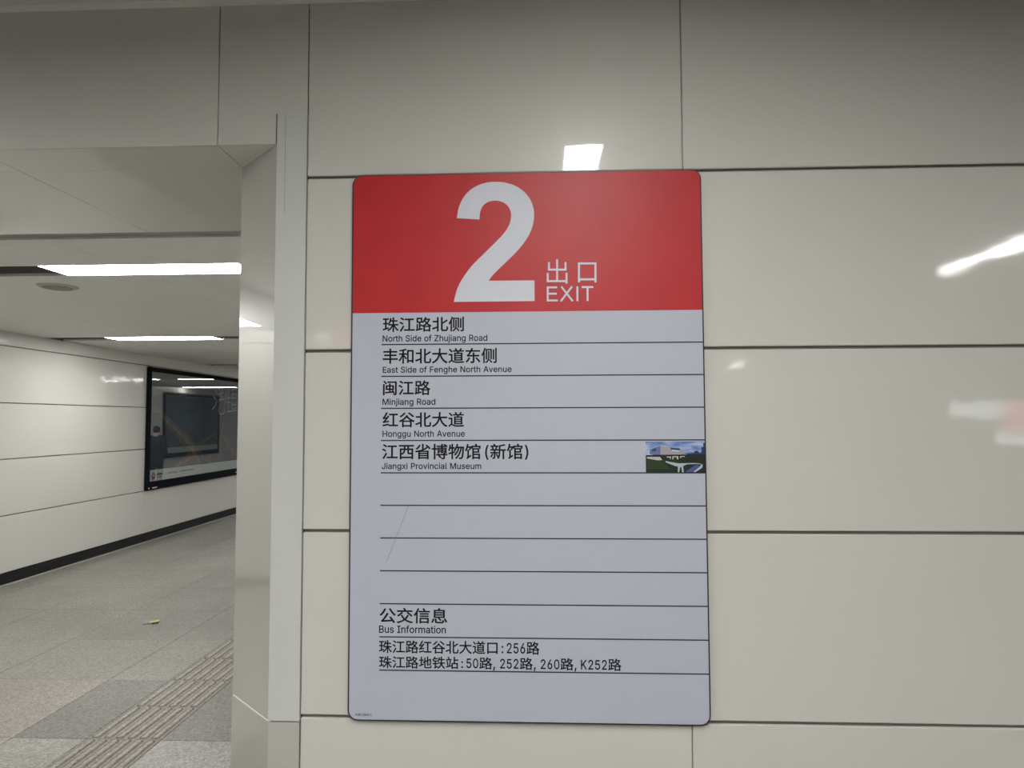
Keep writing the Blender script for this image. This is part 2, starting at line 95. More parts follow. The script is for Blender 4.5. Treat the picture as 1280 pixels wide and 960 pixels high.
def granite(name, rgb, rough=0.42, stain=0.16):
    rgb = tuple(c * 0.9 for c in rgb)
    m = bpy.data.materials.new(name)
    m.use_nodes = True
    nt = m.node_tree
    b = nt.nodes['Principled BSDF']
    b.inputs['Roughness'].default_value = rough
    b.inputs['Specular IOR Level'].default_value = 0.4
    g = nt.nodes.new('ShaderNodeNewGeometry')
    v = nt.nodes.new('ShaderNodeTexVoronoi'); v.inputs['Scale'].default_value = 110
    r1 = nt.nodes.new('ShaderNodeValToRGB')
    e = r1.color_ramp.elements
    e[0].position = 0.0; e[0].color = (*[c * 0.62 for c in rgb], 1)
    e[1].position = 1.0; e[1].color = (*[min(1, c * 1.42) for c in rgb], 1)
    k = e.new(0.28); k.color = (*[c * 0.9 for c in rgb], 1)
    k = e.new(0.7); k.color = (*[c * 1.08 for c in rgb], 1)
    sep = nt.nodes.new('ShaderNodeSeparateColor')
    nt.links.new(g.outputs['Position'], v.inputs['Vector'])
    nt.links.new(v.outputs['Color'], sep.inputs['Color'])
    nt.links.new(sep.outputs['Red'], r1.inputs['Fac'])
    n = nt.nodes.new('ShaderNodeTexNoise'); n.inputs['Scale'].default_value = 1.6; n.inputs['Detail'].default_value = 5
    r2 = nt.nodes.new('ShaderNodeValToRGB')
    r2.color_ramp.elements[0].position = 0.35; r2.color_ramp.elements[1].position = 0.62
    s = 1 - stain
    r2.color_ramp.elements[0].color = (s, s, s, 1); r2.color_ramp.elements[1].color = (1, 1, 1, 1)
    nt.links.new(g.outputs['Position'], n.inputs['Vector'])
    nt.links.new(n.outputs['Fac'], r2.inputs['Fac'])
    mx = nt.nodes.new('ShaderNodeMix'); mx.data_type = 'RGBA'; mx.blend_type = 'MULTIPLY'
    mx.inputs['Factor'].default_value = 1
    nt.links.new(r1.outputs['Color'], mx.inputs['A'])
    nt.links.new(r2.outputs['Color'], mx.inputs['B'])
    nt.links.new(mx.outputs['Result'], b.inputs['Base Color'])
    return m

def glass_mat(name, ior=1.6):
    m = bpy.data.materials.new(name)
    m.use_nodes = True
    nt = m.node_tree
    for n in list(nt.nodes):
        if n.type == 'BSDF_PRINCIPLED':
            nt.nodes.remove(n)
    out = [n for n in nt.nodes if n.type == 'OUTPUT_MATERIAL'][0]
    t = nt.nodes.new('ShaderNodeBsdfTransparent'); t.inputs[0].default_value = (0.93, 0.95, 0.96, 1)
    gl = nt.nodes.new('ShaderNodeBsdfGlossy'); gl.inputs['Roughness'].default_value = 0.01
    f = nt.nodes.new('ShaderNodeFresnel'); f.inputs['IOR'].default_value = ior
    mx = nt.nodes.new('ShaderNodeMixShader')
    # the reflection sits on the outward faces; inner faces of the pane only let light through
    gb = nt.nodes.new('ShaderNodeNewGeometry'); sel = nt.nodes.new('ShaderNodeMix'); sel.data_type = 'FLOAT'
    nt.links.new(gb.outputs['Backfacing'], sel.inputs[0]); nt.links.new(f.outputs[0], sel.inputs[2]); sel.inputs[3].default_value = 0.0
    nt.links.new(sel.outputs[0], mx.inputs[0]); nt.links.new(t.outputs[0], mx.inputs[1]); nt.links.new(gl.outputs[0], mx.inputs[2])
    nt.links.new(mx.outputs[0], out.inputs['Surface'])
    return m

WALL = (0.575, 0.565, 0.527)
M = {}
M['enamel'] = mat('cream_enamel_panel', WALL, 0.32, coat=0.9, coat_rough=0.035, wave=0.00035, wave_scale=6.0, spec=0.22)
M['enamel_dull'] = mat('cream_enamel_dull', WALL, 0.34, coat=0.8, coat_rough=0.055, wave=0.0006, wave_scale=7.0, spec=0.22)
M['enamel_far'] = mat('cream_enamel_far_wall', (0.54, 0.535, 0.505), 0.35, coat=0.8, coat_rough=0.07, wave=0.002, wave_scale=4.0, spec=0.22)
M['jamb'] = mat('polished_cream_jamb', (0.44, 0.43, 0.40), 0.25, coat=1.0, coat_rough=0.015, wave=0.0003, wave_scale=4.0)
M['trim'] = mat('grey_white_trim', (0.55, 0.56, 0.545), 0.38, coat=0.25, coat_rough=0.15)
M['soffit'] = mat('soffit_panel_white', (0.68, 0.67, 0.63), 0.3, coat=0.6, coat_rough=0.06, wave=0.001, wave_scale=4.0)
M['groove'] = mat('joint_groove_grey', (0.20, 0.195, 0.18), 0.6)
M['edge_white'] = mat('bright_joint_edge', (0.85, 0.85, 0.83), 0.4)
M['ceiling'] = mat('ceiling_panel_grey', (0.74, 0.735, 0.71), 0.55, mottle=0.05, mottle_scale=6)
M['gap'] = mat('shadow_gap_grey', (0.30, 0.30, 0.285), 0.7)
M['black_recess'] = mat('light_slot_black', (0.006, 0.007, 0.009), 0.9, spec=0.05)
M['grey_recess'] = mat('light_slot_side_grey', (0.20, 0.20, 0.19), 0.6)
M['hall_ceiling'] = mat('hall_ceiling_slat_grey', (0.42, 0.41, 0.385), 0.5)
M['hall_trim'] = mat('ceiling_edge_trim', (0.78, 0.78, 0.76), 0.4)
M['hall_lamp'] = mat('hall_lamp_diffuser', (0.9, 0.9, 0.9), 0.4, emit=HALL_LAMP, emit_rgb=LAMP_TINT)
M['pass_lamp'] = mat('passage_lamp_diffuser', (0.9, 0.9, 0.9), 0.4, emit=PASSAGE_LAMP, emit_rgb=LAMP_TINT)
M['spot_lamp'] = mat('downlight_lens', (0.9, 0.9, 0.9), 0.4, emit=80.0, emit_rgb=(1, 0.97, 0.92))
M['skirt'] = mat('black_granite_skirting', (0.010, 0.011, 0.011), 0.5, spec=0.2)
M['skirt_edge'] = mat('pale_floor_edge', (0.36, 0.35, 0.32), 0.4)
M['sign_edge'] = mat('sign_edge_black', (0.012, 0.012, 0.015), 0.45)
M['frame'] = mat('poster_frame_black', (0.006, 0.007, 0.010), 0.8, spec=0.06)
M['sign_face'] = mat('sign_face_blue_grey', (0.435, 0.46, 0.53), 0.5, spec=0.35)
M['sign_red'] = mat('sign_header_red', (0.47, 0.024, 0.030), 0.42, spec=0.27, mottle=0.10, mottle_scale=9)
M['sign_white'] = mat('sign_print_white', (0.58, 0.60, 0.66), 0.5, spec=0.35)
M['sign_black'] = mat('sign_print_black', (0.006, 0.006, 0.008), 0.6, spec=0.15)
M['sign_line'] = mat('sign_line_grey', (0.03, 0.03, 0.042), 0.5, spec=0.2)
M['scratch'] = mat('scratch_grey', (0.22, 0.22, 0.24), 0.5, spec=0.3)
M['tactile'] = granite('tactile_granite', (0.215, 0.202, 0.177), 0.5, 0.10)
M['rib'] = granite('tactile_rib_granite', (0.27, 0.256, 0.228), 0.5, 0.06)
M['tile'] = [granite('floor_granite_mid', (0.235, 0.227, 0.204)),
             granite('floor_granite_pale', (0.27, 0.263, 0.245)),
             granite('floor_granite_tan', (0.265, 0.247, 0.22)),
             granite('floor_granite_dark', (0.175, 0.17, 0.158)),
             granite('floor_granite_grey', (0.215, 0.208, 0.19))]
M['foot_line'] = mat('bar_foot_brown', (0.085, 0.075, 0.06), 0.9)
M['joint'] = mat('floor_joint_dark', (0.10, 0.095, 0.085), 0.8)
M['glass'] = glass_mat('poster_glass', 3.4)
M['leaf'] = mat('yellow_green_leaf', (0.42, 0.45, 0.17), 0.6)
M['leaf_dark'] = mat('leaf_stem_brown', (0.07, 0.05, 0.025), 0.7)

# ------------------------------------------------------------------ mesh helpers
def link(name, me, m=None, parent=None, kind=None, label=None):
    if m is not None and not me.materials:
        for k in (m if isinstance(m, list) else [m]):
            me.materials.append(k)
    o = bpy.data.objects.new(name, me)
    COL.objects.link(o)
    if parent is not None:
        o.parent = parent
    if kind:
        o['kind'] = kind
    if label:
        o['label'] = label
    return o

def add_box(bm, x0, y0, z0, x1, y1, z1, mi=0, bev=0.0):
    vs = [bm.verts.new(p) for p in ((x0, y0, z0), (x1, y0, z0), (x1, y1, z0), (x0, y1, z0),
                                    (x0, y0, z1), (x1, y0, z1), (x1, y1, z1), (x0, y1, z1))]
    fs = []
    for q in ((0, 3, 2, 1), (4, 5, 6, 7), (0, 1, 5, 4), (1, 2, 6, 5), (2, 3, 7, 6), (3, 0, 4, 7)):
        f = bm.faces.new([vs[i] for i in q]); f.material_index = mi; fs.append(f)
    if bev:
        es = list({e for f in fs for e in f.edges})
        bmesh.ops.bevel(bm, geom=es, offset=bev, segments=1, affect='EDGES', profile=0.5)
    return fs

def finish(bm, smooth=False):
    me = bpy.data.meshes.new('m')
    bm.normal_update()
    bm.to_mesh(me); bm.free()
    if smooth:
        for p in me.polygons: p.use_smooth = True
    return me

def box(name, x0, y0, z0, x1, y1, z1, m, parent=None, bev=0.0, kind=None, label=None, local=True):
    """a box object with its origin at its own base centre"""
    cx, cy, cz = (x0 + x1) / 2, (y0 + y1) / 2, min(z0, z1)
    bm = bmesh.new()
    add_box(bm, x0 - cx, y0 - cy, z0 - cz, x1 - cx, y1 - cy, z1 - cz, 0, bev)
    o = link(name, finish(bm), m, parent, kind, label)
    o.location = (cx, cy, cz)
    return o

def prism(name, pts, axis, a, b, m, parent=None, kind=None, label=None):
    """polygon pts (2D, counter-clockwise) extruded from a to b along axis ('x','y','z')"""
    def P(p, t):
        return {'x': (t, p[0], p[1]), 'y': (p[0], t, p[1]), 'z': (p[0], p[1], t)}[axis]
    bm = bmesh.new()
    lo = [bm.verts.new(P(p, a)) for p in pts]
    hi = [bm.verts.new(P(p, b)) for p in pts]
    bm.faces.new(lo); bm.faces.new(list(reversed(hi)))
    n = len(pts)
    for i in range(n):
        bm.faces.new((lo[i], hi[i], hi[(i + 1) % n], lo[(i + 1) % n]))
    bmesh.ops.recalc_face_normals(bm, faces=bm.faces)
    return link(name, finish(bm), m, parent, kind, label)

def empty(name, loc, label, cat, group=None):
    o = bpy.data.objects.new(name, None)
    o.location = loc; o.empty_display_size = 0.1
    COL.objects.link(o)
    o['label'] = label; o['category'] = cat
    if group: o['group'] = group
    return o

def cyl(bm, cx, cy, z0, z1, r0, r1, n=24):
    res = bmesh.ops.create_cone(bm, cap_ends=True, segments=n, radius1=r0, radius2=r1, depth=abs(z1 - z0))
    bmesh.ops.translate(bm, verts=res['verts'], vec=(cx, cy, (z0 + z1) / 2))

# ------------------------------------------------------------------ FLOOR
floor = box('floor', -9, Y_BACK, -0.06, 13, Y_END, -0.012, M['joint'], kind='structure')
floor['label'] = 'speckled grey granite floor of the station'
T = 0.8; G = 0.0034
XB = -2.796               # joint between the wide tiles and the half tile beside the tactile strip
Y0 = 1.449
mesh_cache = {}
def tile_mesh(w, l, mi):
    k = (round(w, 3), round(l, 3), mi)
    if k not in mesh_cache:
        bm = bmesh.new()
        add_box(bm, -w / 2, -l / 2, -0.02, w / 2, l / 2, 0, 0, 0.0015)
        me = finish(bm); me.materials.append(M['tile'][mi]); mesh_cache[k] = me
    return mesh_cache[k]
def tile(x0, x1, y0, y1, mi):
    o = bpy.data.objects.new('floor_tile', tile_mesh(x1 - x0 - G, y1 - y0 - G, mi))
    o.location = ((x0 + x1) / 2, (y0 + y1) / 2, 0)
    COL.objects.link(o); o.parent = floor
    o.location = ((x0 + x1) / 2, (y0 + y1) / 2, 0) 
    o.matrix_parent_inverse = floor.matrix_basis.inverted()
rnd = random.Random(4)
cols = [(-5.473, -5.196), (-5.196, -4.396), (-4.396, -3.596), (-3.596, -2.796), (-2.796, -2.396), (-1.996, -1.053)]
def shade(c, k):
    if k == -1: return 1 if c < 4 else 1
    if k == 0: return 2 if c < 4 else 3
    if k == 1: return 0
    if k == 2: return (0, 0, 0, 4, 4, 4)[c]
    return rnd.choice((0, 0, 0, 4))
for k in range(-1, 21):
    for c, (a, b) in enumerate(cols):
        tile(a, b, Y0 + k * T, Y0 + (k + 1) * T, shade(c, k))
for k in range(-6, -1):                       # hall tiles in front of the sign wall
    for c in range(-4, 11):
        a = XB + c * T
        if abs(a - (-2.796)) < 1e-6:
            tile(a, a + 0.4, Y0 + k * T, Y0 + (k + 1) * T, rnd.choice((0, 1, 4))); continue
        if c == 1:
            tile(a, a + T, Y0 + k * T, Y0 + (k + 1) * T, rnd.choice((0, 1, 4))); continue
        tile(a, a + T, Y0 + k * T, Y0 + (k + 1) * T, rnd.choice((0, 1, 4)))
# tactile strip: square tiles 0.4 m, six raised bars each
def tactile_mesh():
    bm = bmesh.new()
    add_box(bm, -0.2 + G / 2, -0.2 + G / 2, -0.02, 0.2 - G / 2, 0.2 - G / 2, 0.0003, 0, 0.001)
    me = finish(bm); me.materials.append(M['tactile']); return me
def rib_mesh():
    bm = bmesh.new()
    w, l, h, n = 0.0165, 0.188, 0.005, 5
    lo, hi = [], []
    out = []
    for i in range(n + 1):
        t = math.pi * i / n
        out.append((w * math.cos(t), l - w + w * math.sin(t)))
    for i in range(n + 1):
        t = math.pi + math.pi * i / n
        out.append((w * math.cos(t), -l + w + w * math.sin(t)))
    for x, y in out:
        lo.append(bm.verts.new((x, y, 0.0)))
        hi.append(bm.verts.new((x * 0.72, y * 0.985, h)))
    bm.faces.new(hi)
    for i in range(len(out)):
        j = (i + 1) % len(out)
        bm.faces.new((lo[i], lo[j], hi[j], hi[i]))
    # flat darker brown ring round the foot of the bar
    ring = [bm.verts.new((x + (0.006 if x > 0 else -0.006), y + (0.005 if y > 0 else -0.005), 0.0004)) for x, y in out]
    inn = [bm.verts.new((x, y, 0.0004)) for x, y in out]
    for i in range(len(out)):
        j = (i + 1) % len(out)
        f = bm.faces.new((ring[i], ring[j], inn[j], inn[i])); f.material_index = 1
    me = finish(bm); me.materials.append(M['rib']); me.materials.append(M['foot_line']); return me
tm, rm = tactile_mesh(), rib_mesh()
NT = 0
for k in range(-2, 38):
    y = Y0 + 0.4 * k + 0.2
    o = bpy.data.objects.new('tactile_tile', tm); COL.objects.link(o); o.parent = floor
    o.location = (-2.196, y, 0); o.matrix_parent_inverse = floor.matrix_basis.inverted()
    if k < 12:
        for i in range(6):
            r = bpy.data.objects.new('tactile_bar', rm); COL.objects.link(r); r.parent = o
            r.location = (-0.160 + 0.064 * i, 0, 0.0003)
    else:
        bm = bmesh.new()
        for i in range(6):
            add_box(bm, -0.174 + 0.064 * i, -0.188, 0, -0.146 + 0.064 * i, 0.188, 0.005)
        r = link('tactile_bar', finish(bm), M['rib'], o, 'stuff')

# ------------------------------------------------------------------ SIGN WALL (wall_front)
wall = box('wall_front', X_JAMB + 0.10, 0.0125, 0.0, 12.9, 0.30, H_HALL, M['groove'], kind='structure')
wall['label'] = 'cream enamel panel wall carrying the exit sign'
wall_inv = wall.matrix_basis.inverted()
def wpart(o):
    o.parent = wall; o.matrix_parent_inverse = wall.matrix_basis.inverted(); return o
# upper backing over the opening
wpart(box('header_backing', X_FAR - 0.3, 0.03, Z_HEAD + 0.035, X_JAMB + 0.099, 0.30, H_HALL, M['groove']))
zj = [0.12, 0.187, 0.7517, 1.3180, 1.8829, 2.4441, 3.023]
xj = [-0.7498, 0.4486, 1.649, 2.849, 4.049, 5.249, 6.449, 7.649, 8.849, 10.05, 11.25, 12.45]
gz, gx = 0.0048, 0.0012
for i in range(1, len(zj) - 1):
    for j in range(len(xj) - 1):
        z1 = zj[i + 1] - (gz if i + 1 < len(zj) - 1 else 0)
        wpart(box('wall_panel', xj[j] + gx, 0, zj[i] + gz, xj[j + 1] - gx, 0.0115, z1, M['enamel' if i == len(zj) - 2 else 'enamel_dull'], bev=0.0028))
# header panels above the opening
hx = [-0.7498, -1.046, -2.60, -4.15, -5.70]
for j in range(len(hx) - 1):
    wpart(box('header_panel', hx[j + 1] + 0.0014, 0.0, Z_HEAD, hx[j] - 0.0014, 0.006, 3.023, M['enamel'], bev=0.0008))
# ceiling edge trim on top of the wall
wpart(box('edge_trim', -7.0, -0.035, 3.023, 12.9, 0.03, H_HALL, M['hall_trim'], bev=0.001))
# jamb trim: narrow and wide grey strips with a joint near the floor
wpart(box('trim_strip', -0.849, -0.004, 0.7375, -0.7508, 0.0115, 2.6555, M['trim'], bev=0.0008))
wpart(box('trim_crack', -0.8213, -0.0043, 2.33, -0.8206, -0.0035, 2.6545, M['leaf_dark']))
wpart(box('trim_crack', -0.8515, -0.0043, 2.558, -0.8498, 0.0, 2.656, M['leaf_dark']))
wpart(box('trim_base', -0.849, -0.003, 0.0, -0.7508, 0.0115, 0.7335, M['jamb'], bev=0.0008))
# chamfered jamb (45 degrees) upper and lower pieces, return panels
t = 0.014
ch = [(X_JAMB, 0.0), (X_NEAR, 0.2), (X_NEAR + t, 0.2 + t), (X_JAMB + t, t)]
wpart(prism('jamb_panel', ch, 'z', 0.7375, Z_HEAD, M['jamb']))
wpart(prism('jamb_edge', [(p[0] + 0.001, p[1] - 0.000) for p in ch], 'z', 0.7335, 0.7375, M['edge_white']))
wpart(prism('jamb_base', [(p[0] - 0.0015, p[1] - 0.0015) for p in ch], 'z', 0.0, 0.7335, M['jamb']))
wpart(prism('jamb_core', [(X_JAMB + 0.02, 0.02), (X_NEAR + 0.02, 0.22), (X_NEAR + 0.02, 0.3), (X_JAMB + 0.1, 0.3)], 'z', 0, Z_HEAD, M['groove']))
wpart(box('return_panel', X_NEAR, 0.202, 0.0, X_NEAR + 0.014, 0.985, Z_HEAD, M['jamb']))
# soffit of the opening
def soff(pts):
    return wpart(prism('soffit_panel', pts, 'z', Z_HEAD, Z_HEAD + 0.02, M['soffit']))
s = 0.0015
soff([(-1.0440, 0.0065), (-0.850, 0.0065), (-1.0515, 0.1985)])
soff([(-1.8555, 0.0065), (-1.0475, 0.0065), (-1.0545, 0.1985), (-1.8555, 0.1985)])
soff([(-5.45, 0.0065), (-1.8585, 0.0065), (-1.8585, 0.1985), (-5.45, 0.1985)])
soff([(-1.8555, 0.2), (X_NEAR, 0.2), (X_NEAR, 0.985), (-1.8555, 0.985)])
soff([(-3.45, 0.2), (-1.8585, 0.2), (-1.8585, 0.985), (-3.45, 0.985)])
soff([(-5.45, 0.2), (-3.453, 0.2), (-3.453, 0.985), (-5.45, 0.985)])
wpart(box('soffit_backing', X_FAR, 0.007, Z_HEAD + 0.021, X_NEAR, 0.985, Z_HEAD + 0.03, M['groove']))

# ------------------------------------------------------------------ PASSAGE walls
wl = box('wall_left', X_FAR - 0.3, 0.0, 0.0, X_FAR - 0.025, Y_END, 2.75, M['groove'], kind='structure')
wl['label'] = 'far cream panel wall of the passage with the framed poster'
def lpart(o, w=wl):
    o.parent = w; o.matrix_parent_inverse = w.matrix_basis.inverted(); return o
fz = [0.125, 0.708, 1.283, 1.857, 2.442]
AY0, AY1, AZ0, AZ1 = 7.10, 10.04, 0.712, 2.425
ys = [0.0, AY0 - 0.006, AY1 + 0.006, 13.2, 16.2, 19.2, 22.2, Y_END]
for i in range(4):
    for j in range(len(ys) - 1):
        lpart(box('wall_panel', X_FAR - 0.02, ys[j] + 0.001, fz[i] + 0.005, X_FAR, ys[j + 1] - 0.001, fz[i + 1] - 0.005, M['enamel_far'], bev=0.0015))
lpart(box('cove_panel', X_FAR - 0.02, 0.0, 2.447, X_FAR, Y_END, H_PASS, M['enamel_far']))
bl = box('baseboard_left', X_FAR - 0.022, 0.0, 0.012, X_FAR + 0.006, Y_END, 0.121, M['skirt'], kind='structure', bev=0.001)
lpart(box('floor_edge', X_FAR - 0.022, 0.0, 0.0, X_FAR + 0.014, Y_END, 0.011, M['skirt_edge']), bl)
wr = box('wall_right', X_NEAR + 0.025, 1.0, 0.0, X_NEAR + 0.3, Y_END, 2.75, M['groove'], kind='structure')
wr['label'] = 'near wall of the passage behind the sign wall'
RY0, RY1 = 15.22, 18.28
yr = [0.99, 4.0, 7.0, 10.0, 13.0, RY0, RY1, 21.5, Y_END]
for i in range(4):
    for j in range(len(yr) - 1):
        lpart(box('wall_panel', X_NEAR, yr[j] + 0.001, fz[i] + 0.005, X_NEAR + 0.02, yr[j + 1] - 0.001, fz[i + 1] - 0.005, M['enamel_far'], bev=0.0015), wr)
lpart(box('cove_panel', X_NEAR, 1.0, 2.447, X_NEAR + 0.02, Y_END, H_PASS, M['enamel_far']), wr)
box('baseboard_right', X_NEAR - 0.006, 1.0, 0.0, X_NEAR + 0.022, Y_END, 0.121, M['skirt'], kind='structure', bev=0.001)
box('wall_end', X_FAR - 0.3, Y_END, 0.0, X_NEAR + 0.3, Y_END + 0.2, 2.75, M['enamel_far'], kind='structure')

# ------------------------------------------------------------------ PASSAGE ceiling
ceil = box('ceiling', X_FAR - 0.3, 0.986, 2.74, X_NEAR + 0.3, Y_END, 2.80, M['gap'], kind='structure')
ceil['label'] = 'grey metal panel ceiling of the passage'
def cpart(o):
    o.parent = ceil; o.matrix_parent_inverse = ceil.matrix_basis.inverted(); return o
slots = [(c - 0.135, c + 0.135) for c in (1.91, 5.30, 8.90, 12.55, 16.15, 19.75, 23.35)]
cpart(box('shadow_gap', X_FAR, 0.987, H_PASS + 0.012, X_NEAR, 1.205, H_PASS + 0.03, M['gap']))
yb = [(1.200, 1.775)]
for k in range(7):
    a = slots[k][1]; b = slots[k + 1][0] if k < 6 else Y_END
    n = 5
    for q in range(n):
        yb.append((a + (b - a) * q / n, a + (b - a) * (q + 1) / n))
xc = [X_FAR, -4.20, -2.48, X_NEAR]
for a, b in yb:
    for i in range(3):
        cpart(box('ceiling_panel', xc[i] + 0.0012, a + 0.0012, H_PASS, xc[i + 1] - 0.0012, b - 0.0012, H_PASS + 0.018, M['ceiling'], bev=0.0006))
for a, b in slots:
    bm = bmesh.new()
    add_box(bm, X_FAR, a - 0.012, H_PASS + 0.019, X_NEAR, a - 0.001, H_PASS + 0.115, 0)
    add_box(bm, X_FAR, a - 0.001, H_PASS + 0.105, X_NEAR, b + 0.001, H_PASS + 0.115, 0)
    add_box(bm, X_FAR, b + 0.001, H_PASS + 0.019, X_NEAR, b + 0.012, H_PASS + 0.115, 1)
    cpart(link('light_slot', finish(bm), [M['black_recess'], M['grey_recess']]))

lamp_labels = {}
def passage_lamp(k, x0, x1, label):
    a, b = slots[k]
    root = empty('strip_light', ((x0 + x1) / 2, (a + b) / 2, H_PASS), label, 'light', 'strip lights in the passage ceiling')
    bm = bmesh.new()
    L, W = (x1 - x0) / 2, (b - a) / 2 - 0.004
    add_box(bm, -L, -W, 0.012, L, W, 0.060)
    add_box(bm, -L - 0.004, -W, 0.0005, -L, W, 0.060); add_box(bm, L, -W, 0.0005, L + 0.004, W, 0.060)
    link('lamp_housing', finish(bm), M['grey_recess'], root)
    bm = bmesh.new()
    add_box(bm, -L + 0.002, -W + 0.002, 0.001, L - 0.002, W - 0.002, 0.011)
    link('diffuser', finish(bm), M['pass_lamp'], root)
passage_lamp(0, -3.0, -1.78, 'long white strip light nearest the opening, set in a black ceiling slot')
passage_lamp(0, -5.3, -4.1, 'added unseen strip light of the nearest ceiling slot, brightening the far wall, left of the frame')  # no known lamp here; added to brighten the left part of the far wall
passage_lamp(1, -4.82, -3.61, 'second white strip light above the left edge of the dark poster')
passage_lamp(1, -2.45, -1.25, 'strip light of the second slot beside the near wall')
passage_lamp(2, -1.95, -1.08, 'strip light of the third slot beside the near wall')
passage_lamp(3, -4.70, -2.94, 'strip light of the fourth slot seen as the upper streak in the poster glass')
passage_lamp(3, -2.42, -1.20, 'strip light of the fourth slot seen as a streak on the far wall panel')
passage_lamp(4, -2.54, -1.10, 'strip light of the fifth slot seen as the lower streak in the poster glass')
passage_lamp(5, -4.6, -3.4, 'strip light of the sixth slot deep in the passage')
passage_lamp(6, -3.4, -2.2, 'strip light of the last slot at the passage end')

# round ceiling speaker beside the first slot
sp = empty('ceiling_speaker', (-3.31, 2.375, H_PASS), 'round flat grey speaker grille in the passage ceiling behind the nearest strip light', 'speaker')
bm = bmesh.new(); cyl(bm, 0, 0, -0.010, 0.0, 0.112, 0.125, 32)
link('rim', finish(bm), mat('speaker_rim', (0.42, 0.41, 0.37), 0.5), sp)
bm = bmesh.new(); cyl(bm, 0, 0, -0.016, -0.010, 0.085, 0.092, 32)
link('grille', finish(bm), mat('speaker_grille', (0.27, 0.26, 0.23), 0.7), sp)

# ------------------------------------------------------------------ HALL (behind and around the camera)
hc = box('ceiling_hall', -9, Y_BACK, H_HALL + 0.14, 13, 0.30, H_HALL + 0.20, M['gap'], kind='structure')
hc['label'] = 'slatted grey ceiling of the hall'
hall_strips = [-7.0, -3.4, 0.225, 3.85, 7.45, 11.05]
edges = [-9.0]
for xs in hall_strips:
    edges += [xs - 0.103, xs + 0.103]
edges.append(13.0)
for i in range(0, len(edges), 2):
    a, b = edges[i], edges[i + 1]
    n = max(1, round((b - a) / 0.57))
    for q in range(n):
        o = box('ceiling_slat', a + (b - a) * q / n + 0.006, Y_BACK, H_HALL, a + (b - a) * (q + 1) / n - 0.006, -0.001, H_HALL + 0.02, M['hall_ceiling'], bev=0.001)
        o.parent = hc; o.matrix_parent_inverse = hc.matrix_basis.inverted()
box('wall_back', -9, Y_BACK - 0.2, 0, 13, Y_BACK, H_HALL + 0.2, M['enamel_far'], kind='structure')
box('wall_hall_left', -9.2, Y_BACK, 0, -9, 0.3, H_HALL + 0.2, M['enamel_far'], kind='structure')
box('wall_hall_right', 12.9, Y_BACK, 0, 13.1, 0.3, H_HALL + 0.2, M['enamel_far'], kind='structure')
box('wall_front_left', -9.0, 0.0, 0, X_FAR - 0.3, 0.3, H_HALL, M['enamel'], kind='structure')
for xs in hall_strips:
    for a, b in ((-1.29, -0.001),):
        o = box('slot_cover', xs - 0.1025, a, H_HALL, xs + 0.1025, b, H_HALL + 0.02, M['hall_ceiling'])
        o.parent = hc; o.matrix_parent_inverse = hc.matrix_basis.inverted()
names = {-7.0: 'leftmost', -3.4: 'second from the left', 0.225: 'above the sign', 3.85: 'right of the sign', 7.45: 'further right', 11.05: 'rightmost'}
def hall_lamp(x, y0, y1, label):
    root = empty('strip_light', (x, (y0 + y1) / 2, H_HALL), label, 'light', 'strip lights in the hall ceiling')
    L = (y1 - y0) / 2
    if 3 < x < 4: root.scale.x = 1.15
    bm = bmesh.new()
    add_box(bm, -0.102, -L, 0.034, 0.102, L, 0.10)
    add_box(bm, -0.102, -L, 0.004, -0.0985, L, 0.034); add_box(bm, 0.0985, -L, 0.004, 0.102, L, 0.034)
    link('lamp_housing', finish(bm), M['grey_recess'], root)
    bm = bmesh.new()
    add_box(bm, -0.098, -L + 0.003, 0.018, 0.098, L - 0.003, 0.030)
    link('diffuser', finish(bm), M['hall_lamp'], root)
for x in hall_strips:
    for n, (a, b) in enumerate(((-4.70, -1.32), (-9.2, -6.2))):
        if n and x > -6: continue
        if x > 3: a, b = -4.50, (-2.6 if x < 4 else -3.6)
        hall_lamp(x, a, b, 'hall ceiling strip light, %s, %s row from the sign wall' % (names[x], ('first', 'second', 'third')[n]))
def downlight(x, y, label):
    root = empty('downlight', (x, y, H_HALL), label, 'light', 'round downlights far back in the hall')
    bm = bmesh.new(); cyl(bm, 0, 0, -0.02, 0.0, 0.20, 0.22, 24)
    link('rim', finish(bm), M['hall_trim'], root)
    bm = bmesh.new(); cyl(bm, 0, 0, -0.03, -0.02, 0.17, 0.17, 24)
    link('lens', finish(bm), M['spot_lamp'], root)
downlight(4.9, -15.2, 'round downlight mirrored as the spot right of the exit sign')
downlight(-4.72, -15.2, 'round downlight mirrored as the spot left of the exit sign')

# lit machine and hanging sign that show as blurred reflections in the enamel wall
vm = empty('vending_machine', (5.95, -7.4, 0), 'vending machine with white and red lit panels behind the camera, mirrored at the right', 'machine')
white_lit = mat('lit_white_panel', (0.8, 0.85, 0.85), 0.5, emit=5.0, emit_rgb=(0.85, 1.0, 0.97))
red_lit = mat('lit_red_panel', (0.8, 0.2, 0.18), 0.5, emit=4.0, emit_rgb=(1.0, 0.28, 0.25))
dark_body = mat('machine_body_grey', (0.25, 0.26, 0.26), 0.5)
bm = bmesh.new(); add_box(bm, -0.66, -0.4, 0.06, 0.66, 0.395, 1.96, 0, 0.01); link('body', finish(bm), dark_body, vm)
for sx in (-0.55, 0.55):
    for sy in (-0.3, 0.3):
        bm = bmesh.new(); cyl(bm, sx, sy, 0.0, 0.06, 0.03, 0.03, 12); link('foot', finish(bm), M['sign_edge'], vm)
bm = bmesh.new(); add_box(bm, -0.60, 0.396, 1.66, 0.05, 0.41, 1.90); link('lit_header', finish(bm), white_lit, vm)
bm = bmesh.new(); add_box(bm, 0.06, 0.396, 1.50, 0.62, 0.41, 1.90); link('lit_header', finish(bm), red_lit, vm)
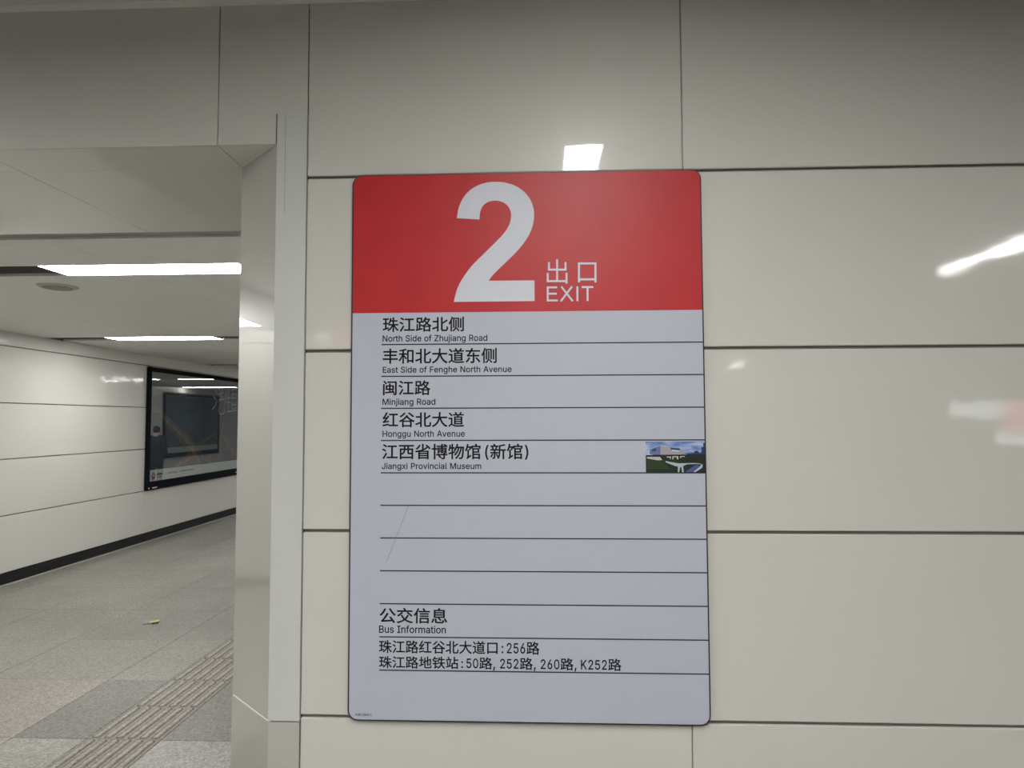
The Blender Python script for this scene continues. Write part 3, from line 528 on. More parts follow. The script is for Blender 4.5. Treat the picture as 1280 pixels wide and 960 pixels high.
bm = bmesh.new(); add_box(bm, -0.05, 0.396, 1.32, 0.50, 0.41, 1.49); link('display_window', finish(bm), white_lit, vm)
bm = bmesh.new(); add_box(bm, -0.50, 0.396, 0.25, 0.30, 0.41, 0.50, 0, 0.004); link('delivery_flap', finish(bm), M['sign_edge'], vm)
hs = empty('hanging_sign', (-2.82, -7.0, 2.68), 'hanging lit direction sign behind the camera, mirrored left of the exit sign', 'sign')
bm = bmesh.new(); add_box(bm, -0.45, -0.04, 0.0, 0.45, 0.04, 0.20, 0, 0.004); link('casing', finish(bm), M['sign_edge'], hs)
bm = bmesh.new(); add_box(bm, -0.27, 0.041, 0.03, -0.02, 0.046, 0.17); link('lit_panel', finish(bm), white_lit, hs)
bm = bmesh.new(); add_box(bm, 0.06, 0.041, 0.03, 0.28, 0.046, 0.17); link('lit_panel', finish(bm), red_lit, hs)
for sx in (-0.35, 0.35):
    bm = bmesh.new(); cyl(bm, sx, 0, 0.20, 0.38, 0.008, 0.008, 8); link('hanger', finish(bm), M['hall_trim'], hs)

# ------------------------------------------------------------------ EXIT SIGN
SX0, SX1, SZ0, SZ1 = -0.5968, 0.5010, 0.7480, 2.4420
SY = -0.016
sign = empty('exit_sign', ((SX0 + SX1) / 2, -0.0005, SZ0), 'tall exit board with red header and big white 2 on the cream wall', 'sign')
def spart(o):
    o.parent = sign; o.matrix_parent_inverse = Matrix.Translation(-sign.location); return o
def rounded(x0, z0, x1, z1, r, corners=(1, 1, 1, 1), n=7):
    P = []
    for (cx, cz, a0, on) in ((x1 - r, z1 - r, 0, corners[0]), (x0 + r, z1 - r, 90, corners[1]), (x0 + r, z0 + r, 180, corners[2]), (x1 - r, z0 + r, 270, corners[3])):
        if on:
            for i in range(n + 1):
                t = math.radians(a0 + 90 * i / n); P.append((cx + r * math.cos(t), cz + r * math.sin(t)))
        else:
            sx = 1 if a0 in (0, 270) else -1; sz = 1 if a0 in (0, 90) else -1
            P.append((cx + sx * r, cz + sz * r))
    return P
def sheet(name, pts, y, m, thick=0.0006, label=None):
    o = prism(name, pts, 'y', y, y + thick, m); 
    if label: o['label'] = label
    return spart(o)
sheet('backing_board', rounded(SX0, SZ0, SX1, SZ1, 0.031), SY, M['sign_edge'], 0.0155, 'black edge of the board')
ed = 0.0042
sheet('face_sheet', rounded(SX0 + ed, SZ0 + ed, SX1 - ed, 2.0002, 0.027, (0, 0, 1, 1)), SY - 0.0008, M['sign_face'], 0.0007, 'blue-grey lower sheet')
sheet('red_header', rounded(SX0 + ed, 2.0004, SX1 - ed, SZ1 - ed * 0.6, 0.027, (1, 1, 0, 0)), SY - 0.0008, M['sign_red'], 0.0007, 'red upper sheet')
YT = SY - 0.0011
for i in range(11):
    z = 1.9003 - 0.1 * i
    sheet('ruled_line', [(-0.5 , z - 0.0019), (SX1 - ed, z - 0.0019), (SX1 - ed, z + 0.0019), (-0.5, z + 0.0019)], YT, M['sign_line'], 0.0002)
# big numeral 2
two = [(-0.2719, 2.0353), (-0.2620, 2.0730), (-0.2459, 2.105), (-0.2167, 2.1453), (-0.1762, 2.1856), (-0.1402, 2.2210), (-0.1132, 2.2500), (-0.0974, 2.2760), (-0.0919, 2.3030), (-0.0965, 2.3260), (-0.1095, 2.3425), (-0.1290, 2.3515), (-0.1467, 2.3530), (-0.1665, 2.3480), (-0.1810, 2.3365), (-0.1893, 2.3177), (-0.1918, 2.2936)]
two2 = [(-0.2632, 2.2990), (-0.2573, 2.3320), (-0.2438, 2.3620), (-0.2234, 2.3860), (-0.1963, 2.4030), (-0.1669, 2.4115), (-0.1376, 2.4130), (-0.1082, 2.4095), (-0.079, 2.3995), (-0.0521, 2.3810), (-0.032, 2.3560), (-0.0218, 2.3280), (-0.0197, 2.3035), (-0.0234, 2.2750), (-0.0348, 2.2440), (-0.055, 2.2130), (-0.082, 2.1820), (-0.1134, 2.1520), (-0.1404, 2.1260), (-0.1538, 2.1115), (-0.1628, 2.0985)]
def smooth_path(P, k=4):
    out = []
    for i in range(len(P) - 1):
        p0 = P[max(i - 1, 0)]; p1 = P[i]; p2 = P[i + 1]; p3 = P[min(i + 2, len(P) - 1)]
        for j in range(k):
            t = j / k
            out.append(tuple(0.5 * ((2 * p1[a]) + (-p0[a] + p2[a]) * t + (2 * p0[a] - 5 * p1[a] + 4 * p2[a] - p3[a]) * t * t + (-p0[a] + 3 * p1[a] - 3 * p2[a] + p3[a]) * t ** 3) for a in (0, 1)))
    out.append(P[-1]); return out
outline = smooth_path(two) + smooth_path(two2) + [(-0.0194, 2.0980), (-0.0194, 2.0330), (-0.2719, 2.0330)]
sheet('numeral', list(reversed(outline)), YT, M['sign_white'], 0.0002, 'big white numeral 2')

def stroke_mesh(strokes, w, y, depth=0.0002):
    bm = bmesh.new()
    for i, (a, b) in enumerate(strokes):
        d = Vector((b[0] - a[0], b[1] - a[1])); d.normalize(); n = Vector((-d.y, d.x)) * w / 2
        yy = y - 0.000004 * i
        vs = [bm.verts.new((p[0] + q * n.x, yy, p[1] + q * n.y)) for p, q in ((a, 1), (a, -1), (b, -1), (b, 1))]
        f = bm.faces.new(vs)
    bm.normal_update()
    for f in bm.faces:
        if f.normal.y > 0: f.normal_flip()
    return finish(bm)
ST = [[(0.0515, 2.1632), (0.0511, 2.0965)], [(0.0259, 2.1551), (0.0258, 2.1313)], [(0.0229, 2.1313), (0.0803, 2.1306)], [(0.0774, 2.1307), (0.0776, 2.1544)], [(0.0219, 2.1212), (0.0218, 2.0937)], [(0.0190, 2.0952), (0.0813, 2.0944)], [(0.0805, 2.1205), (0.0802, 2.0866)], [(0.1165, 2.1496), (0.1735, 2.1489)], [(0.1194, 2.1517), (0.1189, 2.09)], [(0.1705, 2.151), (0.1699, 2.0894)], [(0.1189, 2.0995), (0.17, 2.0989)]]
SE = [[(0.0217, 2.0774), (0.0214, 2.032)], [(0.0190, 2.0752), (0.0509, 2.0752)], [(0.0190, 2.0556), (0.0497, 2.0553)], [(0.0190, 2.0343), (0.0527, 2.034)], [(0.0640, 2.0775), (0.0991, 2.0312)], [(0.0973, 2.0775), (0.0621, 2.0312)], [(0.114, 2.0775), (0.1136, 2.0312)], [(0.1271, 2.0750), (0.1631, 2.0747)], [(0.1454, 2.0743), (0.145, 2.0312)]]
spart(link('chinese_character', stroke_mesh(ST[:7], 0.0063, YT), M['sign_white']))['label'] = 'white first character of exit beside the numeral'
spart(link('chinese_character', stroke_mesh(ST[7:], 0.0063, YT), M['sign_white']))['label'] = 'white square second character of exit'
spart(link('english_lettering', stroke_mesh(SE, 0.0058, YT), M['sign_white']))['label'] = 'white word EXIT'

# lettering from outlines
GL = json.loads(GLYPHS)
_tmp = {}
def g_area(P):
    return sum(P[i][0] * P[(i + 1) % len(P)][1] - P[(i + 1) % len(P)][0] * P[i][1] for i in range(len(P))) / 2
def g_grow(P, d):
    """move a contour (outer ones clockwise, holes counter-clockwise) outwards from the ink by d"""
    P = [p for i, p in enumerate(P) if (p[0] - P[i - 1][0]) ** 2 + (p[1] - P[i - 1][1]) ** 2 > 3e-6]
    out = []
    n = len(P)
    for i in range(n):
        a, b, c = P[i - 1], P[i], P[(i + 1) % n]
        u = Vector((b[0] - a[0], b[1] - a[1])).normalized(); w = Vector((c[0] - b[0], c[1] - b[1])).normalized()
        n1 = Vector((-u.y, u.x)); n2 = Vector((-w.y, w.x)); m = n1 + n2
        if m.length < 0.3: m = n1
        m.normalize(); k = d / max(0.5, m.dot(n1))
        out.append((b[0] + m.x * k, b[1] + m.y * k))
    return out
def g_fill(C, d):
    """triangulate grown contours and keep the triangles whose centre has a non-zero winding number"""
    loops = [g_grow(P, d) for P in C]
    V, E = [], []
    for L in loops:
        b = len(V); V += [Vector(p) for p in L]
        E += [(b + i, b + (i + 1) % len(L)) for i in range(len(L))]
    vs, es, fs = delaunay_2d_cdt(V, E, [], 0, 1e-6)[:3]
    keep = []
    for f in fs:
        cx = sum(vs[i][0] for i in f) / len(f); cy = sum(vs[i][1] for i in f) / len(f)
        wn = 0
        for L in loops:
            for i in range(len(L)):
                (xa, ya), (xb, yb) = L[i - 1], L[i]
                if ya <= cy < yb and (xb - xa) * (cy - ya) - (cx - xa) * (yb - ya) > 0: wn += 1
                elif yb <= cy < ya and (xb - xa) * (cy - ya) - (cx - xa) * (yb - ya) < 0: wn -= 1
        if wn: keep.append(tuple(f))
    return [(v[0], v[1]) for v in vs], keep
def g_sample(s, k=4, flat=0.0009):
    """bezier contour given as a flat list (left handle, point, right handle) turned into a polyline"""
    n = len(s) // 6; P = []
    for i in range(n):
        a = s[6 * i:6 * i + 6]; j = (i + 1) % n; b = s[6 * j:6 * j + 6]
        p0, p1, p2, p3 = a[2:4], a[4:6], b[0:2], b[2:4]
        cr = sum(abs((q[0] - p0[0]) * (p3[1] - p0[1]) - (q[1] - p0[1]) * (p3[0] - p0[0])) for q in (p1, p2))
        kk = 1 if cr < flat else k
        for j in range(kk):
            t = j / kk; u = 1 - t
            P.append(tuple(u ** 3 * p0[c] + 3 * u * u * t * p1[c] + 3 * u * t * t * p2[c] + t ** 3 * p3[c] for c in (0, 1)))
    return P
def latin(ch):
    if ch not in _tmp:
        _tmp[ch] = g_fill([g_sample([v / 1000 for v in s]) for s in GL[ch][1]], 0.0105)
    return _tmp[ch]
def cjk(ch):
    """outline of a character from the program's own built-in font"""
    if ch not in _tmp:
        cu = bpy.data.curves.new('g', 'FONT'); cu.body = ch; cu.size = 1
        o = bpy.data.objects.new('tmp', cu); COL.objects.link(o)
        bpy.context.view_layer.update()
        oc = o.to_curve(bpy.context.evaluated_depsgraph_get())
        C = [g_sample([v for p in sp_.bezier_points for v in (*p.handle_left[:2], *p.co[:2], *p.handle_right[:2])], 4, 0.0004) for sp_ in oc.splines]
        o.to_curve_clear()
        bpy.data.objects.remove(o); bpy.data.curves.remove(cu)
        big = max(C, key=lambda P: abs(g_area(P)))
        if g_area(big) > 0: C = [P[::-1] for P in C]
        _tmp[ch] = g_fill(C, 0.0155)
    return _tmp[ch]
def text_mesh(text, x0, z0, x1, z1, y, mode, shear=0.0):
    V, F = [], []
    x = 0.0
    for ch in text:
        if ch == ' ':
            x += 0.215 if mode == 'en' else 0.5; continue
        if ord(ch) < 128:
            vs, fs = latin(ch); adv = GL[ch][0] / 1000
            if mode == 'zh':
                sx = 0.5 / 0.453 * (0.96 if ch.isdigit() or ch == 'K' else 1.15)
                w = [p[0] * sx for p in vs]; c = (min(w) + max(w)) / 2
                off = 0.25 - c if ch in ':K0256' else (0.13 - c if ch == ',' else 0.25 - c + (0.08 if ch == '(' else -0.06))
                sz = 1.38 if ch in '()' else 1.42
                dz = 0.02 if ch in '()' else 0.0
                vs = [(p[0] * sx + off, p[1] * sz + dz) for p in vs]; adv = 0.5
        else:
            vs, fs = cjk(ch); adv = 1.0
        b = len(V)
        V += [(p[0] + x, p[1]) for p in vs]; F += [tuple(i + b for i in f) for f in fs]
        x += adv
    used = {i for f in F for i in f}; U = [V[i] for i in used]
    ax, bx = min(v[0] for v in U), max(v[0] for v in U); az, bz = min(v[1] for v in U), max(v[1] for v in U)
    bm = bmesh.new()
    vv = [bm.verts.new((x0 + (v[0] - ax) / (bx - ax) * (x1 - x0), y, z0 + (v[1] - az) / (bz - az) * (z1 - z0))) for v in V]
    for f in F:
        try: bm.faces.new([vv[i] for i in f])
        except ValueError: pass
    bm.normal_update()
    for f in bm.faces:
        if f.normal.y > 0: f.normal_flip()
    return finish(bm)
LINES = [
    ('zh', '珠江路北侧', -0.4965, 1.9395, -0.2405, 1.9865), ('en', 'North Side of Zhujiang Road', -0.4965, 1.9038, -0.1675, 1.9300),
    ('zh', '丰和北大道东侧', -0.4960, 1.8393, -0.1380, 1.8880), ('en', 'East Side of Fenghe North Avenue', -0.4956, 1.8062, -0.0918, 1.8312),
    ('zh', '闽江路', -0.4945, 1.7410, -0.3450, 1.7875), ('en', 'Minjiang Road', -0.4956, 1.7055, -0.3295, 1.7310),
    ('zh', '红谷北大道', -0.4953, 1.6412, -0.2396, 1.6888), ('en', 'Honggu North Avenue', -0.4949, 1.6063, -0.2375, 1.6308),
    ('zh', '江西省博物馆(新馆)', -0.4965, 1.5405, -0.0409, 1.5902), ('en', 'Jiangxi Provincial Museum', -0.4965, 1.5066, -0.1865, 1.5314),
    ('zh', '公交信息', -0.5007, 1.0415, -0.2910, 1.0885), ('en', 'Bus Information', -0.5016, 1.0120, -0.2954, 1.0355),
    ('zh', '珠江路红谷北大道口:256路', -0.5012, 0.9515, -0.0094, 0.9910),
    ('zh', '珠江路地铁站:50路,252路,260路,K252路', -0.5009, 0.9030, 0.2369, 0.9430)]
for mode, text, x0, z0, x1, z1 in LINES:
    o = link('chinese_lettering' if mode == 'zh' else 'english_lettering', text_mesh(text, x0, z0, x1, z1, YT - 0.0001, mode), M['sign_black'])
    spart(o)['label'] = 'black line of print reading ' + text.replace(':', ' ').replace(',', ' ')
o = link('small_print', text_mesh('PA珠江路出口', -0.573, 0.7625, -0.523, 0.7705, YT - 0.0001, 'zh'), M['sign_line'])
spart(o)['label'] = 'tiny print in the lower left corner'
sheet('scratch', [(-0.4800, 1.229), (-0.4786, 1.229), (-0.4120, 1.398), (-0.4134, 1.398)], YT, M['scratch'], 0.0002, 'thin diagonal scratch on the blank rows')

# museum photograph printed at the right of the fifth row: flat coloured print
PX0, PX1, PZ0, PZ1 = 0.3178, SX1 - ed, 1.5022, 1.5955
def pz(u, v):   # u, v as fractions from the left / top of the print
    return (PX0 + (PX1 - PX0) * u, PZ1 - (PZ1 - PZ0) * v)
photo = sheet('museum_photo', [pz(0, 0), pz(0, 1), pz(1, 1), pz(1, 0)], YT, M['sign_edge'], 0.0002, 'small printed photograph of the museum at the end of the fifth row')
def pmat(n, rgb): return mat(n, lin(rgb), 0.45, spec=0.4)
sky = bpy.data.materials.new('print_sky'); sky.use_nodes = True
nt = sky.node_tree; b = nt.nodes['Principled BSDF']; b.inputs['Roughness'].default_value = 0.45
g = nt.nodes.new('ShaderNodeTexCoord'); n1 = nt.nodes.new('ShaderNodeTexNoise'); n1.inputs['Scale'].default_value = 38; n1.inputs['Detail'].default_value = 3
mp = nt.nodes.new('ShaderNodeMapping'); mp.inputs['Scale'].default_value = (0.6, 1, 2.2)
rr = nt.nodes.new('ShaderNodeValToRGB'); rr.color_ramp.elements[0].position = 0.38; rr.color_ramp.elements[1].position = 0.62
rr.color_ramp.elements[0].color = (*lin((84, 118, 178)), 1); rr.color_ramp.elements[1].color = (*lin((165, 178, 208)), 1)
nt.links.new(g.outputs['Object'], mp.inputs['Vector']); nt.links.new(mp.outputs[0], n1.inputs['Vector'])
nt.links.new(n1.outputs['Fac'], rr.inputs['Fac']); nt.links.new(rr.outputs['Color'], b.inputs['Base Color'])
prints = [
    (sky, [(0, 0), (0, .5), (1, .5), (1, 0)]),
    (pmat('print_far_city', (38, 52, 92)), [(.69, .40), (.69, .47), (1, .47), (1, .05), (.975, .05), (.975, .18), (.945, .18), (.945, .34), (.91, .38), (.88, .30), (.83, .30), (.82, .37)]),
    (pmat('print_trees', (26, 38, 24)), [(0, .44), (0, 1), (1, 1), (1, .42), (.5, .44)]),
    (pmat('print_grass', (40, 56, 28)), [(.02, .58), (.02, .9), (.42, .9), (.30, .62)]),
    (pmat('print_plaza', (176, 176, 172)), [(.02, .50), (.02, .55), (.2, .61), (.28, .60), (.24, .50)]),
    (pmat('print_facade_shade', (92, 110, 152)), [(.07, .26), (.07, .42), (.25, .45), (.25, .14)]),
    (pmat('print_facade', (158, 150, 156)), [(.25, .14), (.25, .44), (.66, .42), (.67, .27)]),
    (pmat('print_facade_dark', (52, 62, 88)), [(.10, .27), (.11, .32), (.18, .30), (.175, .21)]),
    (pmat('print_window', (44, 78, 108)), [(.42, .19), (.43, .28), (.58, .31), (.58, .22)]),
    (pmat('print_window_glow', (206, 214, 214)), [(.44, .27), (.45, .31), (.57, .32), (.57, .29)]),
    (pmat('print_undercroft', (20, 22, 28)), [(.12, .43), (.12, .47), (.66, .46), (.66, .425)]),
    (pmat('print_column', (196, 190, 184)), [(.35, .49), (.36, .52), (.41, .53), (.42, .60), (.43, .49)]),
    (pmat('print_column', (196, 190, 184)), [(.45, .48), (.45, .58), (.47, .58), (.47, .51), (.52, .51), (.53, .58), (.55, .58), (.55, .48)]),
    (pmat('print_column', (196, 190, 184)), [(.58, .48), (.58, .55), (.61, .50), (.66, .50), (.66, .47)]),
    (pmat('print_bridge', (170, 182, 190)), [(.33, .63), (.34, .68), (.50, .80), (.54, .81), (.54, 1), (.56, 1), (.58, .83), (.60, .83), (.61, 1), (.64, 1), (.63, .80), (.70, .74), (.85, .73), (.94, .74), (.92, .80), (.80, .99), (.84, .99), (.95, .85), (.96, .75), (.90, .71), (.80, .70), (.55, .71), (.40, .66)]),
    (pmat('print_bridge_deck', (70, 84, 140)), [(.66, .99), (.80, .99), (.92, .78), (.84, .76)]),
]
for i, (m_, poly) in enumerate(prints):
    o = link('photo_print', None or bpy.data.meshes.new('m'), None, photo)
    y = YT - 0.00006 - 0.00003 * i
    vs = [(*pz(u, v),) for u, v in poly]
    o.data.from_pydata([(a, y, b_) for a, b_ in vs], [], [tuple(range(len(vs)))])
    o.data.materials.append(m_)

# ------------------------------------------------------------------ FRAMED POSTERS in the passage
poster_mats = dict(
    bg=mat('poster_dusk_blue', lin((34, 48, 66)), 0.6, mottle=0.4, mottle_scale=2.2),
    road=mat('poster_road_gold', lin((136, 110, 84)), 0.6, mottle=0.6, mottle_scale=9),
    tan=mat('poster_lights_tan', lin((100, 86, 70)), 0.6, mottle=0.7, mottle_scale=12),
    strip=mat('poster_white_strip', lin((196, 200, 196)), 0.6),
    ink=mat('poster_ink_grey', lin((96, 96, 96)), 0.6), red=mat('poster_logo_red', lin((170, 36, 44)), 0.6),
    script=mat('poster_script_white', lin((190, 196, 196)), 0.6), block=mat('poster_block_teal', lin((44, 62, 74)), 0.6),
    green=mat('poster_mark_green', lin((20, 70, 50)), 0.6))
def poster(name, y0, y1, z0, z1, xw, face, label, detailed):
    """framed poster on a wall plane x = xw, facing +x (face=1) or -x (face=-1)"""
    root = empty(name, (xw, (y0 + y1) / 2, z0), label, 'poster')
    yc = (y0 + y1) / 2
    def part(nm, a, b, c, d, e, f, m_, bev=0.0, par=root):   # x depth a..b, y c..d, z e..f
        bm = bmesh.new()
        x0_, x1_ = sorted((face * a, face * b))
        add_box(bm, x0_, c - yc, e - z0, x1_, d - yc, f - z0, 0, bev)
        return link(nm, finish(bm), m_, par)
    part('back_board', -0.012, 0.012, y0 + 0.005, y1 - 0.005, z0 + 0.005, z1 - 0.005, M['sign_edge'])
    part('frame_bar', 0.012, 0.040, y0, y0 + 0.075, z0, z1, M['frame'], 0.002)
    part('frame_bar', 0.012, 0.040, y1 - 0.075, y1, z0, z1, M['frame'], 0.002)
    part('frame_bar', 0.012, 0.040, y0 + 0.075, y1 - 0.075, z1 - 0.065, z1, M['frame'], 0.002)
    part('frame_bar', 0.012, 0.040, y0 + 0.075, y1 - 0.075, z0, z0 + 0.115, M['frame'], 0.002)
    sheet_ = part('printed_sheet', 0.013, 0.016, y0 + 0.075, y1 - 0.075, z0 + 0.115, z1 - 0.065, poster_mats['bg'])
    part('glass_pane', 0.030, 0.034, y0 + 0.076, y1 - 0.076, z0 + 0.116, z1 - 0.066, M['glass'])
    cnt = [0]
    def poly(nm, pts, m_):
        cnt[0] += 1
        me = bpy.data.meshes.new('m'); xx = face * (0.0163 + 0.00025 * cnt[0])
        me.from_pydata([(xx, p[0] - yc, p[1] - z0) for p in pts], [], [tuple(range(len(pts)))])
        link(nm, me, m_, sheet_)
    def band(nm, pts, w0, w1, m_):
        L, Rr = [], []
        for i, p in enumerate(pts):
            q = pts[min(i + 1, len(pts) - 1)]; r_ = pts[max(i - 1, 0)]
            d = Vector((q[0] - r_[0], q[1] - r_[1])).normalized(); w = (w0 + (w1 - w0) * i / (len(pts) - 1)) / 2
            L.append((p[0] - d.y * w, p[1] + d.x * w)); Rr.append((p[0] + d.y * w, p[1] - d.x * w))
        poly(nm, L + Rr[::-1], m_)
    ya, yb_ = y0 + 0.075, y1 - 0.075; zb_ = z0 + 0.115
    if detailed:
        poly('city_block', [(8.05, 1.45), (8.6, 1.45), (8.6, 1.80), (8.05, 1.75)], poster_mats['block'])
        poly('city_glow', [(7.75, 0.99), (9.15, 0.99), (8.95, 1.12), (8.3, 1.2)], poster_mats['tan'])
        band('road_print', [(7.23, 1.85), (7.44, 1.79), (7.62, 1.67), (7.96, 1.49), (8.23, 1.345), (8.47, 1.126), (8.64, 0.985)], 0.05, 0.30, poster_mats['tan'])
        band('road_print', [(7.44, 1.79), (7.62, 1.67), (7.96, 1.49), (8.23, 1.345), (8.47, 1.126), (8.62, 0.985)], 0.02, 0.10, poster_mats['road'])
        band('road_print', [(8.42, 1.15), (8.2, 1.07), (7.9, 1.0)], 0.08, 0.05, poster_mats['road'])
        band('road_print', [(8.50, 1.28), (9.10, 1.46)], 0.06, 0.03, poster_mats['tan'])
        band('road_print', [(9.42, 1.72), (9.32, 1.46), (9.60, 1.25), (9.86, 1.05)], 0.05, 0.10, poster_mats['tan'])
        band('road_print', [(9.32, 1.46), (9.25, 1.0)], 0.04, 0.10, poster_mats['tan'])
        # brush script in the upper right corner
        for q in ([(9.06, 2.20), (9.14, 2.14)], [(9.02, 2.08), (9.10, 2.03)], [(8.98, 1.86), (9.08, 1.92), (9.14, 2.02)], [(9.22, 2.22), (9.26, 2.10), (9.20, 1.98)],
                  [(9.18, 2.12), (9.40, 2.16)], [(9.32, 2.22), (9.30, 2.02)], [(9.20, 2.02), (9.42, 2.05)], [(9.24, 1.96), (9.20, 1.84), (9.28, 1.78), (9.40, 1.80), (9.42, 1.90)],
                  [(9.44, 2.20), (9.46, 2.04), (9.40, 1.94)], [(9.50, 2.16), (9.62, 2.18)], [(9.55, 2.24), (9.54, 2.04)], [(9.50, 2.06), (9.64, 2.08)],
                  [(9.70, 2.22), (9.70, 2.06)], [(9.70, 2.22), (9.86, 2.24), (9.86, 2.08)], [(9.70, 2.14), (9.86, 2.16)], [(9.70, 2.07), (9.86, 2.08)],
                  [(9.50, 1.98), (9.64, 2.00)], [(9.56, 2.02), (9.54, 1.88)], [(9.70, 2.00), (9.70, 1.88), (9.86, 1.90), (9.86, 2.02)], [(9.70, 1.95), (9.86, 1.96)],
                  [(9.52, 1.83), (9.88, 1.86)]):
            band('brush_script', q, 0.022, 0.014, poster_mats['script'])
        poly('white_strip', [(ya, zb_), (yb_, zb_), (yb_, 0.975), (ya, 0.985)], poster_mats['strip'])
        poly('green_mark', [(8.60, 0.975), (8.84, 0.975), (8.84, 1.0), (8.60, 1.0)], poster_mats['green'])
        ring = [(7.29 + 0.045 * math.cos(a * math.pi / 8), 0.895 + 0.05 * math.sin(a * math.pi / 8)) for a in range(16)]
        poly('red_logo', ring, poster_mats['red'])
        poly('logo_centre', [(7.29 + 0.018 * math.cos(a * math.pi / 4), 0.905 + 0.022 * math.sin(a * math.pi / 4)) for a in range(8)], poster_mats['strip'])
        for a, b_, z_, h_ in ((7.37, 7.52, 0.915, .03), (7.37, 7.50, 0.875, .014), (7.58, 7.62, 0.912, .012), (7.66, 7.92, 0.912, .016), (7.99, 8.42, 0.915, .016)):
            poly('small_print', [(a, z_ - h_ / 2), (b_, z_ - h_ / 2), (b_, z_ + h_ / 2), (a, z_ + h_ / 2)], poster_mats['ink'])
    else:
        poly('city_block', [(ya + .3, z0 + .5), (ya + 1.4, z0 + .5), (ya + 1.4, z0 + 1.1), (ya + .3, z0 + 1.2)], poster_mats['block'])
        poly('white_strip', [(ya, zb_), (yb_, zb_), (yb_, zb_ + .15), (ya, zb_ + .15)], poster_mats['strip'])
    return root
p1 = poster('framed_poster', AY0, AY1, AZ0, AZ1, X_FAR, 1, 'large black-framed poster of a city at dusk under glass on the far passage wall', True)
p2 = poster('framed_poster', RY0, RY1, AZ0, AZ1, X_NEAR, -1, 'black-framed poster on the near passage wall, mirrored inside the other poster', False)
for yy, zz, w in ((7.16, 0.738, 0.03), (7.30, 0.738, 0.12), (9.86, 0.76, 0.04)):
    bm = bmesh.new(); add_box(bm, 0.0402, yy - (AY0 + AY1) / 2 - w / 2, zz - AZ0 - 0.008, 0.0408, yy - (AY0 + AY1) / 2 + w / 2, zz - AZ0 + 0.008)
    link('frame_mark', finish(bm), poster_mats['script'], p1)

# ------------------------------------------------------------------ small leaf on the floor
lf = empty('fallen_leaf', (-3.205, 3.475, 0.001), 'small curled yellow-green leaf lying on the passage floor', 'leaf')
bm = bmesh.new()
n = 8; rows = []
for i in range(n + 1):
    u = i / n; x = -0.042 + 0.085 * u; w = 0.030 * math.sin(math.pi * min(1, u * 1.02 + 0.02)) ** 0.8 + 0.0008
    zc = 0.004 + 0.008 * (u - 0.4) ** 2 * 4
    rows.append([bm.verts.new((x, -w, zc + 0.006)), bm.verts.new((x, 0, zc)), bm.verts.new((x, w, zc + 0.008))])
for a, b in zip(rows, rows[1:]):
    for j in range(2): bm.faces.new((a[j], b[j], b[j + 1], a[j + 1]))
bl_ = link('blade', finish(bm, True), M['leaf'], lf)
so = bl_.modifiers.new('thick', 'SOLIDIFY'); so.thickness = 0.0012
bm = bmesh.new(); add_box(bm, -0.085, -0.0016, 0.000, -0.036, 0.0016, 0.0035); add_box(bm, -0.040, -0.001, 0.006, 0.03, 0.001, 0.0075)
link('stem', finish(bm), M['leaf_dark'], lf)
bm = bmesh.new(); add_box(bm, -0.02, -0.0305, 0.002, 0.03, -0.027, 0.012); link('dark_rim', finish(bm), M['leaf_dark'], lf)
lf.rotation_euler = (0, 0, 0.62)

# ------------------------------------------------------------------ passer-by deep in the passage (seen in the poster glass)
def skin(name, pts, edges_, radii, m_, parent, root=0, sub=2):
    me = bpy.data.meshes.new('m'); me.from_pydata(pts, edges_, []); me.update()
    o = bpy.data.objects.new('tmp_skin', me); COL.objects.link(o)
    o.modifiers.new('s', 'SKIN')
    sv = me.skin_vertices[0].data
    for i, r in enumerate(radii):
        sv[i].radius = r if isinstance(r, tuple) else (r, r); sv[i].use_root = (i == root)
    ss = o.modifiers.new('b', 'SUBSURF'); ss.levels = sub; ss.render_levels = sub
    bpy.context.view_layer.update()
    out = bpy.data.meshes.new_from_object(o.evaluated_get(bpy.context.evaluated_depsgraph_get()))
    bpy.data.objects.remove(o)
    for p in out.polygons: p.use_smooth = True
    out.materials.clear()
    return link(name, out, m_, parent)
per = empty('person', (-1.72, 13.8, 0), 'person in a dark coat with hands in the pockets, dark silhouette in the poster glass', 'person')
per.rotation_euler = (0, 0, math.pi)
skin_m = mat('skin_tone', (0.50, 0.32, 0.23), 0.55)
coat_m = mat('dark_coat_cloth', (0.012, 0.013, 0.017), 0.85); trouser_m = mat('dark_trouser_cloth', (0.02, 0.022, 0.03), 0.85)
hair_m = mat('black_hair', (0.008, 0.007, 0.007), 0.6); shoe_m = mat('black_shoe', (0.01, 0.01, 0.01), 0.4)
def limbs(s):
    return [(s * .085, 0, .84), (s * .09, -.02, .46), (s * .09, .02, .09), (s * .09, -.10, .035)]
def arm(s):
    return [(s * .165, 0, 1.26), (s * .225, .03, 1.02), (s * .185, -.10, .85), (s * .16, -.13, .80)]
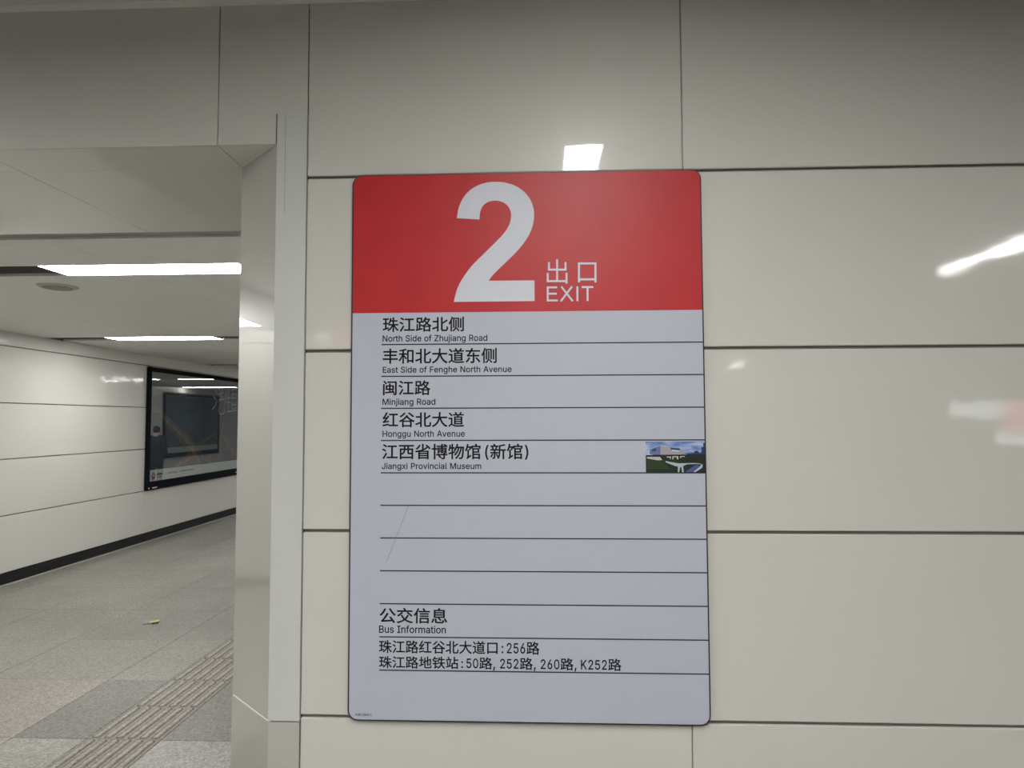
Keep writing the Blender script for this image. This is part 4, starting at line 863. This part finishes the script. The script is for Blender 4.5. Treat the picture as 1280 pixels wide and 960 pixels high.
pts = [(0, 0, .88), (0, .01, 1.08), (0, 0, 1.24), (0, -.005, 1.32), (0, -.02, 1.39), (0, -.02, 1.47), (0, -.012, 1.50)] + limbs(1) + limbs(-1) + arm(1) + arm(-1) + [(0, -.115, 1.425)]
ed_ = [(0, 1), (1, 2), (2, 3), (3, 4), (4, 5), (5, 6), (0, 7), (7, 8), (8, 9), (9, 10), (0, 11), (11, 12), (12, 13), (13, 14), (2, 15), (15, 16), (16, 17), (17, 18), (2, 19), (19, 20), (20, 21), (21, 22), (4, 23)]
rad = [(.14, .10), (.125, .09), (.14, .09), .055, (.07, .085), (.078, .095), (.06, .07)] + [.08, .055, .038, .03] * 2 + [.05, .04, .03, .028] * 2 + [.012]
skin('body', pts, ed_, rad, skin_m, per)
pts = [(0, 0, .60), (0, 0, .88), (0, .01, 1.08), (0, 0, 1.24), (0, .01, 1.36)] + arm(1) + arm(-1)
ed_ = [(0, 1), (1, 2), (2, 3), (3, 4), (3, 5), (5, 6), (6, 7), (7, 8), (3, 9), (9, 10), (10, 11), (11, 12)]
rad = [(.20, .15), (.185, .135), (.165, .12), (.175, .115), (.085, .08)] + [.07, .058, .05, .052] * 2
skin('coat', pts, ed_, rad, coat_m, per, 1)
for s_ in (1, -1):
    L_ = limbs(s_)
    skin('trouser_leg', L_[:3], [(0, 1), (1, 2)], [.095, .072, .062], trouser_m, per)
    bm = bmesh.new(); add_box(bm, s_ * .09 - .045, -.17, 0.0, s_ * .09 + .045, .08, .075, 0, .022); link('shoe', finish(bm, True), shoe_m, per)
skin('hair', [(0, .035, 1.37), (0, .005, 1.50), (0, -.03, 1.545)], [(0, 1), (1, 2)], [(.085, .06), (.092, .10), (.06, .07)], hair_m, per)
for s_ in (1, -1):
    bm = bmesh.new(); bmesh.ops.create_uvsphere(bm, u_segments=8, v_segments=6, radius=0.011)
    bmesh.ops.translate(bm, verts=bm.verts, vec=(s_ * .03, -.103, 1.455)); link('eye', finish(bm, True), hair_m, per)
